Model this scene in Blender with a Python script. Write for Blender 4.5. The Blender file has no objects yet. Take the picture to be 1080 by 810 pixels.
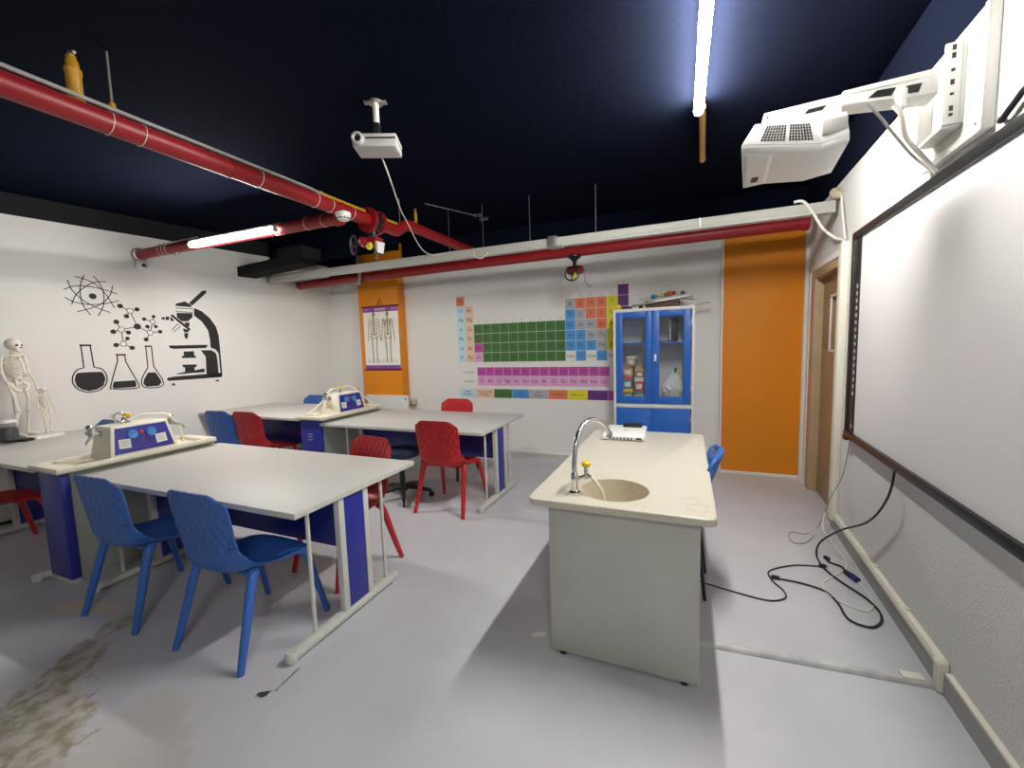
import bpy, bmesh, math, random
from mathutils import Vector, Matrix, Euler
random.seed(7)
SC = bpy.context.scene
COL = SC.collection
R = math.radians

# ------------------------------------------------------------------ materials
def mat(name, col, rough=0.5, metal=0.0, emit=None, estr=0.0, alpha=1.0, bump=None, vary=None, spec=0.5, coat=0.0, trans=0.0):
    m = bpy.data.materials.new(name); m.use_nodes = True
    nt = m.node_tree; b = nt.nodes['Principled BSDF']
    b.inputs['Base Color'].default_value = (*col, 1)
    b.inputs['Roughness'].default_value = rough
    b.inputs['Metallic'].default_value = metal
    b.inputs['Specular IOR Level'].default_value = spec
    b.inputs['Coat Weight'].default_value = coat
    b.inputs['Transmission Weight'].default_value = trans
    b.inputs['Alpha'].default_value = alpha
    if emit:
        b.inputs['Emission Color'].default_value = (*emit, 1)
        b.inputs['Emission Strength'].default_value = estr
    tc = nt.nodes.new('ShaderNodeTexCoord')
    if vary:                                   # (scale, amount, second colour)
        n = nt.nodes.new('ShaderNodeTexNoise'); n.inputs['Scale'].default_value = vary[0]; n.inputs['Detail'].default_value = 6
        nt.links.new(tc.outputs['Object'], n.inputs['Vector'])
        r = nt.nodes.new('ShaderNodeValToRGB')
        r.color_ramp.elements[0].position = 0.5 - vary[1]; r.color_ramp.elements[1].position = 0.5 + vary[1]
        r.color_ramp.elements[0].color = (*col, 1); r.color_ramp.elements[1].color = (*vary[2], 1)
        nt.links.new(n.outputs['Fac'], r.inputs['Fac']); nt.links.new(r.outputs['Color'], b.inputs['Base Color'])
    if bump:                                   # (scale, strength, distance)
        n = nt.nodes.new('ShaderNodeTexNoise'); n.inputs['Scale'].default_value = bump[0]; n.inputs['Detail'].default_value = 4
        nt.links.new(tc.outputs['Object'], n.inputs['Vector'])
        bp = nt.nodes.new('ShaderNodeBump'); bp.inputs['Strength'].default_value = bump[1]; bp.inputs['Distance'].default_value = bump[2]
        nt.links.new(n.outputs['Fac'], bp.inputs['Height']); nt.links.new(bp.outputs['Normal'], b.inputs['Normal'])
    return m

def shell_mat(name, col):
    """moulded plastic with a woven diamond relief on the backrest"""
    m = mat(name, col, rough=0.38)
    nt = m.node_tree; N = nt.nodes; L = nt.links; b = N['Principled BSDF']
    tc = N.new('ShaderNodeTexCoord'); sep = N.new('ShaderNodeSeparateXYZ'); L.new(tc.outputs['Object'], sep.inputs[0])
    def op(o, a, c=None):
        n = N.new('ShaderNodeMath'); n.operation = o
        for i, v in enumerate((a, c)):
            if v is None: continue
            if isinstance(v, (int, float)): n.inputs[i].default_value = v
            else: L.new(v, n.inputs[i])
        return n.outputs[0]
    x, z = sep.outputs[0], sep.outputs[2]
    a = op('SINE', op('MULTIPLY', op('ADD', x, op('MULTIPLY', z, 0.55)), 58.0))
    c = op('SINE', op('MULTIPLY', op('SUBTRACT', x, op('MULTIPLY', z, 0.55)), 58.0))
    h = op('ABSOLUTE', op('MULTIPLY', a, c))
    mask = op('MULTIPLY', op('SUBTRACT', z, 0.52), 14.0); mask.node.use_clamp = True
    h2 = op('MULTIPLY', h, mask)
    bp = N.new('ShaderNodeBump'); bp.inputs['Strength'].default_value = 0.55; bp.inputs['Distance'].default_value = 0.010
    L.new(h2, bp.inputs['Height']); L.new(bp.outputs['Normal'], b.inputs['Normal'])
    return m

M = {}
M['wall'] = mat('white_wall_paint', (.79, .785, .762), .85, bump=(55, .12, .01), vary=(1.2, .35, (.74, .735, .71)))
M['plaster'] = mat('rough_white_plaster', (.71, .705, .685), .8, bump=(95, .55, .014))
M['dark'] = mat('navy_black_paint', (.0056, .0076, .0172), .95, bump=(30, .2, .01), spec=.02)
M['darkband'] = mat('charcoal_paint', (.022, .023, .026), .9, bump=(30, .2, .01), spec=.05)
M['orange'] = mat('orange_wall_paint', (.80, .27, .006), .6, bump=(60, .15, .008), vary=(2.5, .4, (.74, .245, .006)))
M['skirt'] = mat('grey_skirting_paint', (.36, .36, .35), .55, bump=(25, .2, .01))
M['cream_trunk'] = mat('cream_plastic_trunking', (.78, .75, .64), .5)
M['grey_trunk'] = mat('pale_grey_trunking', (.46, .46, .42), .5)
M['wood'] = mat('light_oak_door_frame', (.50, .36, .21), .5, vary=(9, .3, (.42, .30, .17)))
M['door'] = mat('brown_door_leaf', (.36, .23, .12), .45, vary=(6, .3, (.31, .20, .105)))
M['top'] = mat('pale_grey_laminate', (.575, .57, .545), .5, vary=(60, .3, (.54, .535, .51)))
M['frame'] = mat('pale_grey_steel_paint', (.56, .57, .52), .45)
M['blue_panel'] = mat('royal_blue_panel', (.022, .028, .27), .4)
M['navy_panel'] = mat('dark_blue_modesty_panel', (.014, .02, .17), .4)
M['grey_side'] = mat('grey_side_panel', (.36, .375, .345), .5, vary=(3, .35, (.33, .345, .315)))
M['cream'] = mat('cream_moulded_plastic', (.78, .74, .61), .35)
M['white_pl'] = mat('white_plastic', (.82, .82, .80), .35)
M['offwhite'] = mat('off_white_paint', (.76, .75, .71), .5)
M['chrome'] = mat('chrome', (.72, .72, .72), .15, 1.0)
M['rodsteel'] = mat('dark_threaded_rod', (.10, .10, .10), .5, .5)
M['steel'] = mat('dull_steel', (.42, .41, .38), .4, .8)
M['black'] = mat('black_plastic', (.012, .012, .013), .4)
M['blackpaint'] = mat('black_wall_paint', (.014, .014, .014), .7)
M['decal_white'] = mat('white_decal_fill', (.80, .78, .74), .7)
M['blue_shell'] = shell_mat('blue_chair_plastic', (.035, .125, .43))
M['blue_leg'] = mat('blue_chair_leg', (.035, .13, .45), .35)
M['red_shell'] = shell_mat('red_chair_plastic', (.48, .014, .018))
M['red_leg'] = mat('red_chair_leg', (.45, .014, .018), .35)
M['redpipe'] = mat('red_pipe_paint', (.31, .010, .015), .42, vary=(8, .35, (.26, .009, .013)))
M['yellow'] = mat('yellow_paint', (.48, .25, .010), .5)
M['brightyellow'] = mat('yellow_knob', (.80, .56, .02), .35)
M['cabblue'] = mat('bright_blue_metal', (.02, .13, .52), .4)
M['cabframe'] = mat('white_cabinet_metal', (.72, .73, .71), .4)
M['solid'] = mat('speckled_cream_stone', (.66, .635, .54), .3, vary=(110, .14, (.56, .52, .42)))
M['bowl'] = mat('beige_basin', (.60, .53, .40), .35, vary=(120, .2, (.50, .44, .33)))
M['bench'] = mat('worn_grey_bench_panel', (.53, .545, .495), .5, vary=(4.5, .22, (.47, .48, .435)))
M['board'] = mat('whiteboard_surface', (.78, .765, .765), .5)
M['boardframe'] = mat('black_board_frame', (.014, .015, .017), .35)
M['glass'] = mat('cabinet_glass', (.20, .22, .23), .02, alpha=.08, spec=.3)
M['paper'] = mat('poster_paper', (.84, .82, .78), .6)
M['purple'] = mat('purple_print', (.22, .06, .30), .6)
M['darkred'] = mat('poster_rod', (.13, .01, .05), .4)
M['bone'] = mat('printed_bone', (.33, .27, .09), .6)
M['bonewhite'] = mat('model_bone', (.82, .76, .66), .5, bump=(60, .3, .003))
M['tube'] = mat('lit_tube', (1, 1, 1), .5, emit=(1.0, .972, .915), estr=74)
M['tube_fill'] = mat('added_fill_tube', (1, 1, 1), .5, emit=(1.0, .972, .915), estr=48)  # for the extra tube added out of view to fill from behind
M['tube_dim'] = mat('lit_tube_softer', (1, 1, 1), .5, emit=(1.0, .972, .915), estr=43)
M['wallproj'] = mat('white_projector_plastic', (.68, .675, .645), .4)
M['silver'] = mat('silver_projector_plastic', (.55, .54, .52), .4)
M['wood_strip'] = mat('ochre_batten', (.50, .28, .10), .6)
M['brownbox'] = mat('brown_box', (.10, .05, .028), .6)
M['cork'] = mat('paper_label', (.78, .77, .72), .6)
M['sockblue'] = mat('light_blue_socket', (.06, .24, .62), .35)
M['redled'] = mat('red_button', (.65, .03, .02), .35)
M['indicator'] = mat('dim_indicator', (.30, .05, .12), .4)
M['bag'] = mat('white_plastic_bag', (.76, .76, .78), .4, bump=(14, .8, .03))
M['handblue'] = mat('dark_blue_upholstery', (.006, .014, .045), .6)
M['cable_black'] = mat('black_cable', (.012, .012, .012), .45)
M['cable_white'] = mat('white_cable', (.74, .72, .64), .45)
M['cable_grey'] = mat('grey_cable', (.30, .30, .29), .5)
M['hose'] = mat('cream_hose', (.78, .74, .60), .4)
M['yellowglass'] = mat('yellow_indicator', (.75, .62, .03), .3)
M['ink'] = mat('dark_ink', (.06, .06, .07), .7)
M['inkgrey'] = mat('grey_ink', (.25, .25, .25), .7)
M['heater'] = mat('pale_panel', (.70, .71, .68), .45)

def floor_mat():
    m = bpy.data.materials.new('grey_floor_paint'); m.use_nodes = True
    nt = m.node_tree; N = nt.nodes; L = nt.links; b = N['Principled BSDF']
    tc = N.new('ShaderNodeTexCoord')
    def noise(s, d=6, ro=.55):
        n = N.new('ShaderNodeTexNoise'); n.inputs['Scale'].default_value = s; n.inputs['Detail'].default_value = d; n.inputs['Roughness'].default_value = ro
        L.new(tc.outputs['Object'], n.inputs['Vector']); return n.outputs['Fac']
    def ramp(f, p0, c0, p1, c1):
        r = N.new('ShaderNodeValToRGB'); r.color_ramp.elements[0].position = p0; r.color_ramp.elements[1].position = p1
        r.color_ramp.elements[0].color = (*c0, 1); r.color_ramp.elements[1].color = (*c1, 1); L.new(f, r.inputs['Fac']); return r.outputs['Color']
    def mix(f, a, c):
        x = N.new('ShaderNodeMix'); x.data_type = 'RGBA'; L.new(f, x.inputs[0]); L.new(a, x.inputs[6])
        if isinstance(c, tuple): x.inputs[7].default_value = (*c, 1)
        else: L.new(c, x.inputs[7])
        return x.outputs[2]
    base = ramp(noise(1.6), .35, (.485, .485, .525), .65, (.545, .545, .575))
    # worn patch of bare brown screed: its own irregular outline round a point on the floor
    def patch(cx, cy, sx, sy, ang, thr, col, src, ns=5.0):
        mp = N.new('ShaderNodeMapping'); mp.vector_type = 'TEXTURE'
        mp.inputs['Location'].default_value = (cx, cy, 0); mp.inputs['Rotation'].default_value = (0, 0, R(ang)); mp.inputs['Scale'].default_value = (sx, sy, 1)
        L.new(tc.outputs['Object'], mp.inputs['Vector'])
        ln = N.new('ShaderNodeVectorMath'); ln.operation = 'LENGTH'; L.new(mp.outputs['Vector'], ln.inputs[0])
        ad = N.new('ShaderNodeMath'); ad.operation = 'MULTIPLY_ADD'; L.new(noise(ns, 8, .65), ad.inputs[0]); ad.inputs[1].default_value = -2.2; L.new(ln.outputs['Value'], ad.inputs[2])
        r = ramp(ad.outputs[0], 0.0, (1, 1, 1), 1.0, (0, 0, 0))
        rr = r.node.color_ramp; 
        ad2 = N.new('ShaderNodeMath'); ad2.operation = 'ADD'; L.new(ad.outputs[0], ad2.inputs[0]); ad2.inputs[1].default_value = 1.0 - thr
        L.new(ad2.outputs[0], r.node.inputs['Fac']); rr.elements[0].position = .42; rr.elements[1].position = .58
        return mix(r, src, col)
    brown = ramp(noise(14, 8), .4, (.29, .245, .17), .6, (.48, .46, .43))
    c = patch(-2.80, .90, .50, .13, -55, .30, brown, base)
    c = patch(-2.40, .62, .42, .20, -40, .42, brown, c, 9.0)
    c = patch(-2.0, .80, .30, .18, -40, .50, (.50, .48, .46), c, 11.0)
    c = patch(-3.42, 1.27, .30, .07, 12, .25, (.62, .54, .47), c, 9.0)
    c = patch(-1.765, 1.20, .055, .028, 40, .1, (.05, .05, .05), c, 16.0)
    c = patch(-1.74, 1.31, .10, .006, 95, .1, (.12, .12, .12), c, 16.0)
    c = patch(-.72, 2.0, .05, .02, 30, .3, (.75, .75, .72), c, 20)
    L.new(c, b.inputs['Base Color'])
    rg = ramp(noise(3), .3, (.36,)*3, .7, (.52,)*3); L.new(rg, b.inputs['Roughness'])
    bp = N.new('ShaderNodeBump'); bp.inputs['Strength'].default_value = .12; bp.inputs['Distance'].default_value = .01
    L.new(noise(12), bp.inputs['Height']); L.new(bp.outputs['Normal'], b.inputs['Normal'])
    return m
M['floor'] = floor_mat()

# ------------------------------------------------------------------ mesh builder
def xf(loc=(0, 0, 0), rot=(0, 0, 0)):
    return Matrix.Translation(loc) @ Euler(rot).to_matrix().to_4x4()
class MB:
    def __init__(s): s.bm = bmesh.new()
    def _merge(s, t, m=None):
        if m is not None: bmesh.ops.transform(t, matrix=m, verts=t.verts)
        me = bpy.data.meshes.new('tmp'); t.to_mesh(me); t.free(); s.bm.from_mesh(me); bpy.data.meshes.remove(me)
    def box(s, x0, x1, y0, y1, z0, z1, bev=0.0, m=None, seg=2):
        t = bmesh.new(); bmesh.ops.create_cube(t, size=1)
        for v in t.verts:
            v.co = Vector(((x0 + x1)/2 + v.co.x*(x1 - x0), (y0 + y1)/2 + v.co.y*(y1 - y0), (z0 + z1)/2 + v.co.z*(z1 - z0)))
        if bev > 0: bmesh.ops.bevel(t, geom=t.edges[:], offset=bev, segments=seg, affect='EDGES', profile=.5)
        s._merge(t, m); return s
    def hexa(s, bot, top, bev=0.0, m=None):
        """eight-cornered solid from a bottom and a top quad (both counter-clockwise seen from above)"""
        t = bmesh.new(); b = [t.verts.new(p) for p in bot]; u = [t.verts.new(p) for p in top]; n = len(b)
        t.faces.new(b[::-1]); t.faces.new(u)
        for i in range(n): t.faces.new((b[i], b[(i+1) % n], u[(i+1) % n], u[i]))
        bmesh.ops.recalc_face_normals(t, faces=t.faces[:])
        if bev > 0: bmesh.ops.bevel(t, geom=t.edges[:], offset=bev, segments=2, affect='EDGES', profile=.5)
        s._merge(t, m); return s
    def prism(s, poly, vec, m=None):
        v = Vector(vec); return s.hexa(poly, [tuple(Vector(p) + v) for p in poly], 0, m)
    def tube(s, pts, r, seg=10, closed=False, m=None, flat=1.0):
        pts = [Vector(p) for p in pts]; n = len(pts)
        rad = list(r) if hasattr(r, '__len__') else [r]*n
        t = bmesh.new(); rings = []; up = None
        for i, p in enumerate(pts):
            if closed: d = pts[(i+1) % n] - pts[i-1]
            else: d = pts[min(i+1, n-1)] - pts[max(i-1, 0)]
            d.normalize()
            if up is None:
                up = Vector((0, 0, 1)) if abs(d.z) < .9 else Vector((1, 0, 0))
            a = d.cross(up)
            if a.length < 1e-6: a = d.orthogonal()
            a.normalize(); b = a.cross(d); b.normalize(); up = b
            rings.append([t.verts.new(p + (a*math.cos(2*math.pi*k/seg) + b*math.sin(2*math.pi*k/seg)*flat)*rad[i]) for k in range(seg)])
        for i in range(n if closed else n-1):
            A, B = rings[i], rings[(i+1) % n]
            for k in range(seg): t.faces.new((A[k], A[(k+1) % seg], B[(k+1) % seg], B[k]))
        if not closed: t.faces.new(rings[0][::-1]); t.faces.new(rings[-1])
        bmesh.ops.recalc_face_normals(t, faces=t.faces[:])
        s._merge(t, m); return s
    def lathe(s, prof, seg=24, m=None, caps=True):
        t = bmesh.new(); rings = []
        for r, z in prof:
            if r < 1e-6: rings.append([t.verts.new((0, 0, z))])
            else: rings.append([t.verts.new((r*math.cos(2*math.pi*k/seg), r*math.sin(2*math.pi*k/seg), z)) for k in range(seg)])
        for A, B in zip(rings, rings[1:]):
            for k in range(seg):
                q = [A[k % len(A)], A[(k+1) % len(A)], B[(k+1) % len(B)], B[k % len(B)]]
                q = list(dict.fromkeys(q))
                if len(q) > 2: t.faces.new(q)
        for Rr in (rings[0], rings[-1]):
            if len(Rr) > 2 and caps: t.faces.new(Rr)
        bmesh.ops.recalc_face_normals(t, faces=t.faces[:])
        s._merge(t, m); return s
    def ball(s, c, r, sc=(1, 1, 1), m=None, seg=20):
        t = bmesh.new(); bmesh.ops.create_uvsphere(t, u_segments=seg, v_segments=max(8, seg*2//3), radius=r)
        for v in t.verts: v.co = Vector((v.co.x*sc[0] + c[0], v.co.y*sc[1] + c[1], v.co.z*sc[2] + c[2]))
        s._merge(t, m); return s
    def cyl(s, p0, p1, r, seg=20, m=None): return s.tube([p0, p1], r, seg, m=m)
    def text(s, items):
        """items: (string, size, matrix); flat lettering with a hair of thickness"""
        for st, size, mx in items:
            cu = bpy.data.curves.new('t', 'FONT'); cu.body = st; cu.size = size; cu.align_x = 'CENTER'; cu.align_y = 'CENTER'; cu.extrude = .0004; cu.resolution_u = 3
            o = bpy.data.objects.new('t', cu); COL.objects.link(o)
            bpy.context.view_layer.update()
            me = bpy.data.meshes.new_from_object(o.evaluated_get(bpy.context.evaluated_depsgraph_get()))
            t = bmesh.new(); t.from_mesh(me); bpy.data.objects.remove(o); bpy.data.curves.remove(cu); bpy.data.meshes.remove(me)
            s._merge(t, mx)
        return s
    def build(s, name, material, parent=None, loc=(0, 0, 0), rot=(0, 0, 0), smooth=40):
        me = bpy.data.meshes.new(name); s.bm.to_mesh(me); s.bm.free()
        ms = material if isinstance(material, (list, tuple)) else [material]
        for x in ms: me.materials.append(x)
        if smooth:
            for p in me.polygons: p.use_smooth = True
            me.set_sharp_from_angle(angle=R(smooth))
        o = bpy.data.objects.new(name, me); COL.objects.link(o)
        o.location = loc; o.rotation_euler = rot
        if parent: o.parent = parent
        return o
def tag(o, label=None, cat=None, group=None, kind=None):
    if label: o['label'] = label
    if cat: o['category'] = cat
    if group: o['group'] = group
    if kind: o['kind'] = kind
    return o
def thing(name, label, cat, loc=(0, 0, 0), rz=0.0, group=None, kind=None):
    o = bpy.data.objects.new(name, None); COL.objects.link(o); o.empty_display_size = .05
    o.location = loc; o.rotation_euler = (0, 0, rz)
    return tag(o, label, cat, group, kind)
def kids(o): return [c for c in bpy.data.objects if c.parent == o]
def dup(root, loc, rz, label, group=None):
    r = root.copy(); COL.objects.link(r); r.location = loc; r.rotation_euler = (0, 0, rz); r['label'] = label
    if group: r['group'] = group
    for ch in kids(root):
        c = ch.copy(); COL.objects.link(c); c.parent = r
        for g in kids(ch):
            d = g.copy(); COL.objects.link(d); d.parent = c
    return r
def catmull(pts, sub=6, closed=False):
    P = [Vector(p) for p in pts]; n = len(P); out = []
    for i in range(n if closed else n-1):
        if closed: a, b, c, d = P[i-1], P[i], P[(i+1) % n], P[(i+2) % n]
        else: a, b, c, d = P[max(i-1, 0)], P[i], P[i+1], P[min(i+2, n-1)]
        for k in range(sub):
            t = k/sub
            out.append(.5*((2*b) + (c-a)*t + (2*a - 5*b + 4*c - d)*t*t + (3*b - a - 3*c + d)*t**3))
    if not closed: out.append(P[-1])
    return out

# ------------------------------------------------------------------ room
HC = 3.10                                             # ceiling
def XL(y): return -5.45 + .13*(y - 5.42)              # left wall surface
def XR(y): return .96 + .0365*y                       # right wall surface
YB, YF = 5.42, -2.6
def struct(name, mb, m, parent=None, label=None, smooth=40):
    o = mb.build(name, m, parent, smooth=smooth)
    if not parent: tag(o, label, None, None, 'structure')
    return o
b = MB(); b.prism([(XL(YF)-.1, YF-.1, -.1), (XR(YF)+.1, YF-.1, -.1), (XR(YB)+.5, YB+.1, -.1), (XL(YB)-.1, YB+.1, -.1)], (0, 0, .1))
tag(struct('floor', b, M['floor']), 'grey painted concrete floor with a worn brown patch', 'floor')
b = MB(); b.prism([(XL(YF)-.1, YF-.1, HC), (XR(YF)+.1, YF-.1, HC), (XR(YB)+.5, YB+.1, HC), (XL(YB)-.1, YB+.1, HC)], (0, 0, .1))
tag(struct('ceiling', b, M['dark']), 'navy black painted ceiling', 'ceiling')
b = MB(); b.prism([(XL(YF), YF, 0), (XL(YB), YB, 0), (XL(YB)-.1, YB, 0), (XL(YF)-.1, YF, 0)], (0, 0, HC))
tag(struct('wall_left', b, M['wall']), 'white left wall carrying the science decals', 'wall')
b = MB(); b.prism([(XL(YB)-.1, YB, 0), (XR(YB)+.1, YB, 0), (XR(YB)+.1, YB+.1, 0), (XL(YB)-.1, YB+.1, 0)], (0, 0, HC))
tag(struct('wall_back', b, M['wall']), 'white back wall carrying the periodic table', 'wall')
b = MB(); b.box(XL(YF)-.1, XR(YF)+.1, YF-.1, YF, 0, HC)
tag(struct('wall_front', b, mat('grey_wall_paint', (.25, .25, .245), .8)), 'grey wall behind the camera', 'wall')
D0, D1, DH = 4.12, 5.10, 2.16                          # door opening in the right wall
b = MB()
def rseg(y0, y1, z0, z1): b.prism([(XR(y0), y0, z0), (XR(y0)+.22, y0, z0), (XR(y1)+.22, y1, z0), (XR(y1), y1, z0)], (0, 0, z1 - z0))
rseg(YF, D0, 0, HC); rseg(D1, YB, 0, HC); rseg(D0, D1, DH, HC)
tag(struct('wall_right', b, M['plaster']), 'rough white plaster wall with the door', 'wall')
# dark paint carried down the tops of the walls
b = MB(); b.prism([(XL(YF), YF, 2.90), (XL(YF)+.012, YF, 2.90), (XL(YB)+.012, YB, 2.90), (XL(YB), YB, 2.90)], (0, 0, HC-2.90))
tag(struct('trim_1', b, M['darkband']), 'charcoal band along the top of the left wall', 'trim')
b = MB(); b.prism([(XR(YF)-.012, YF, 2.752), (XR(YF), YF, 2.752), (XR(YB), YB, 2.752), (XR(YB)-.012, YB, 2.752)], (0, 0, HC-2.752))
tag(struct('trim_2', b, M['dark']), 'dark band along the top of the right wall', 'trim')
b = MB(); b.box(XL(YB), XR(YB), YB-.012, YB, 2.66, HC)
tag(struct('trim_3', b, M['dark']), 'dark band along the top of the back wall', 'trim')
# orange column with the poster, orange panel by the door
b = MB(); b.box(-4.735, -3.985, 5.255, YB, 0, HC, .006)
tag(struct('trim_4', b, M['orange']), 'orange square column behind the skeleton poster', 'column')
b = MB(); b.box(.365, XR(5.33)-.03, 5.33, YB, 0.03, 2.70, .004)
tag(struct('trim_5', b, M['orange']), 'orange wall panel beside the door', 'wall panel')
b = MB(); b.box(.345, .365, 5.30, YB, 0, 2.66, .002); b.box(XR(5.33)-.03, XR(5.33), 5.28, YB, 0, 2.62, .002); b.box(.365, XR(5.33)-.03, 5.315, YB, 0, .03, .002)
tag(struct('trim_6', b, M['offwhite']), 'white edging strips round the orange wall panel', 'trim')
b = MB(); b.box(-3.96, .345, YB-.025, YB, 0, .075, .004); b.box(-3.96, .345, YB-.04, YB, .035, .06, .004)
tag(struct('baseboard_back', b, M['offwhite']), 'white skirting along the back wall', 'skirting')
b = MB(); b.prism([(XL(YF), YF, 0), (XL(YF)+.012, YF, 0), (XL(YB)+.012, YB, 0), (XL(YB), YB, 0)], (0, 0, .03))  # black strip stands for the shadow line at the wall foot
tag(struct('baseboard_left', b, M['black']), 'thin skirting strip along the left wall, black for its shadow line', 'skirting')
b = MB(); b.prism([(XR(YF)-.018, YF, 0), (XR(YF), YF, 0), (XR(4.06), 4.06, 0), (XR(4.06)-.018, 4.06, 0)], (0, 0, .10))
tag(struct('baseboard_right', b, M['skirt']), 'grey skirting along the whiteboard wall', 'skirting')
b = MB(); b.prism([(XR(YF)-.022, YF, .10), (XR(YF), YF, .10), (XR(2.22), 2.22, .10), (XR(2.22)-.022, 2.22, .10)], (0, 0, .012))
tag(struct('trim_7', b, M['cream_trunk']), 'cream lip on top of the grey skirting nearest the camera', 'trim')
# door
dr = thing('door_1', 'light brown door with a narrow window in an oak frame', 'door', (0, 0, 0), kind='structure')
b = MB()
def ry(y0, y1, z0, z1, a, c, bev=.003):                 # block hugging the right wall: a..c measured into the wall (+) or the room (-)
    b.hexa([(XR(y0)+a, y0, z0), (XR(y0)+c, y0, z0), (XR(y1)+c, y1, z0), (XR(y1)+a, y1, z0)],
           [(XR(y0)+a, y0, z1), (XR(y0)+c, y0, z1), (XR(y1)+c, y1, z1), (XR(y1)+a, y1, z1)], bev)
ry(D1-.17, D1+.0, 0, DH, -.012, .2); ry(D0, D0+.06, 0, DH, -.012, .2); ry(D0+.06, D1-.17, DH-.07, DH, -.012, .2)
b.build('door_frame', M['wood'], dr)
b = MB(); W0, W1, Z0, Z1 = 4.30, 4.62, 1.42, 1.88
ry(D0+.06, D1-.17, 0.01, Z0, .06, .10); ry(D0+.06, D1-.17, Z1, DH-.07, .06, .10); ry(D0+.06, W0, Z0, Z1, .06, .10); ry(W1, D1-.17, Z0, Z1, .06, .10)
b.build('door_leaf', M['door'], dr)
b = MB(); ry(W0-.025, W1+.025, Z0-.025, Z0, .05, .07); ry(W0-.025, W1+.025, Z1, Z1+.025, .05, .07); ry(W0-.025, W0, Z0, Z1, .05, .07); ry(W1, W1+.025, Z0, Z1, .05, .07)
b.build('window_bead', M['offwhite'], dr)
b = MB(); ry(W0, W1, Z0, Z1, .085, .09, 0); b.build('window_pane', mat('amber_pane', (.42, .16, .05), .2), dr)
b = MB(); ry(D0+.06, D1-.17, 0, DH, .2, .215, 0); b.build('door_backing', M['door'], dr)
b = MB()
ry(D1+.0, D1+.06, 0, DH+.05, -.02, 0, .002); ry(D0, D1+.06, DH, DH+.05, -.02, 0, .002)
struct('trim_8', b, M['offwhite'], label='white painted architrave round the door')
# ------------------------------------------------------------------ laboratory tables and service units
def lab_table(label, x0, x1, y0, y1, zt, xl=None, ends=(True, True)):
    """x0..x1, y0..y1 top outline; xl lets the left end follow the slanting wall"""
    cx, cy = (x0+x1)/2, (y0+y1)/2
    t = thing('lab_table', label, 'table', (cx, cy, 0), 0, 'laboratory tables')
    b = MB(); xa, xb = (x0-cx, x0-cx) if xl is None else (xl[0]-cx, xl[1]-cx)
    b.hexa([(xa, y0-cy, zt-.032), (x1-cx, y0-cy, zt-.032), (x1-cx, y1-cy, zt-.032), (xb, y1-cy, zt-.032)],
           [(xa, y0-cy, zt), (x1-cx, y0-cy, zt), (x1-cx, y1-cy, zt), (xb, y1-cy, zt)], .004)
    b.build('tabletop', M['top'], t)
    xs = max(xa, xb) + .25
    for on, ex, s in ((ends[0], xs, 1), (ends[1], x1-cx-.035, -1)):
        if not on: continue
        u = zt - .032
        f = MB(); f.box(ex-.03, ex+.03, -.545, .27, .012, .055, .012); f.lathe([(0, 0), (.028, 0), (.031, .02), (.031, .045), (.026, .055), (0, .055)], 16, xf((ex, -.545, .003)))
        f.box(ex-.026, ex+.026, .20, .26, 0, .02, .004); fb = f.build('foot_bar', M['frame'], t)
        for py in (-.385, .185): MB().cyl((ex-.012, py, .05), (ex-.012, py, u), .011, 14).build('post', M['frame'], t)
        for py in (-.18, .015):
            MB().box(ex-.02, ex+.02, py-.02, py+.02, .05, u, .003).build('upright', M['frame'], t)
        MB().box(ex-.010, ex+.016, -.16, -.005, .06, u-.002, .002).build('end_panel', M['blue_panel'], t)
    MB().box(xs+.02 if ends[0] else xa+.3, x1-cx-.055, -.155, -.137, .41, zt-.033, .002).build('modesty_panel', M['navy_panel'], t)
    return t
T1 = lab_table('near lab table with pale grey top, right of the nearer sink unit', -3.855, -1.775, 1.435, 2.425, .75)
T2 = lab_table('far lab table with pale grey top, right of the farther sink unit', -3.705, -1.725, 3.395, 4.46, .75)
LT1 = lab_table('lab table carrying the white skeleton models against the left wall', -5.85, -4.14, 1.345, 2.37, .80, (XL(1.345)+.01, XL(2.37)+.01))
LT2 = lab_table('far left lab table behind the blue and red pair of chairs', -5.65, -3.985, 3.36, 4.36, .80, (XL(3.36)+.01, XL(4.36)+.01))

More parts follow.
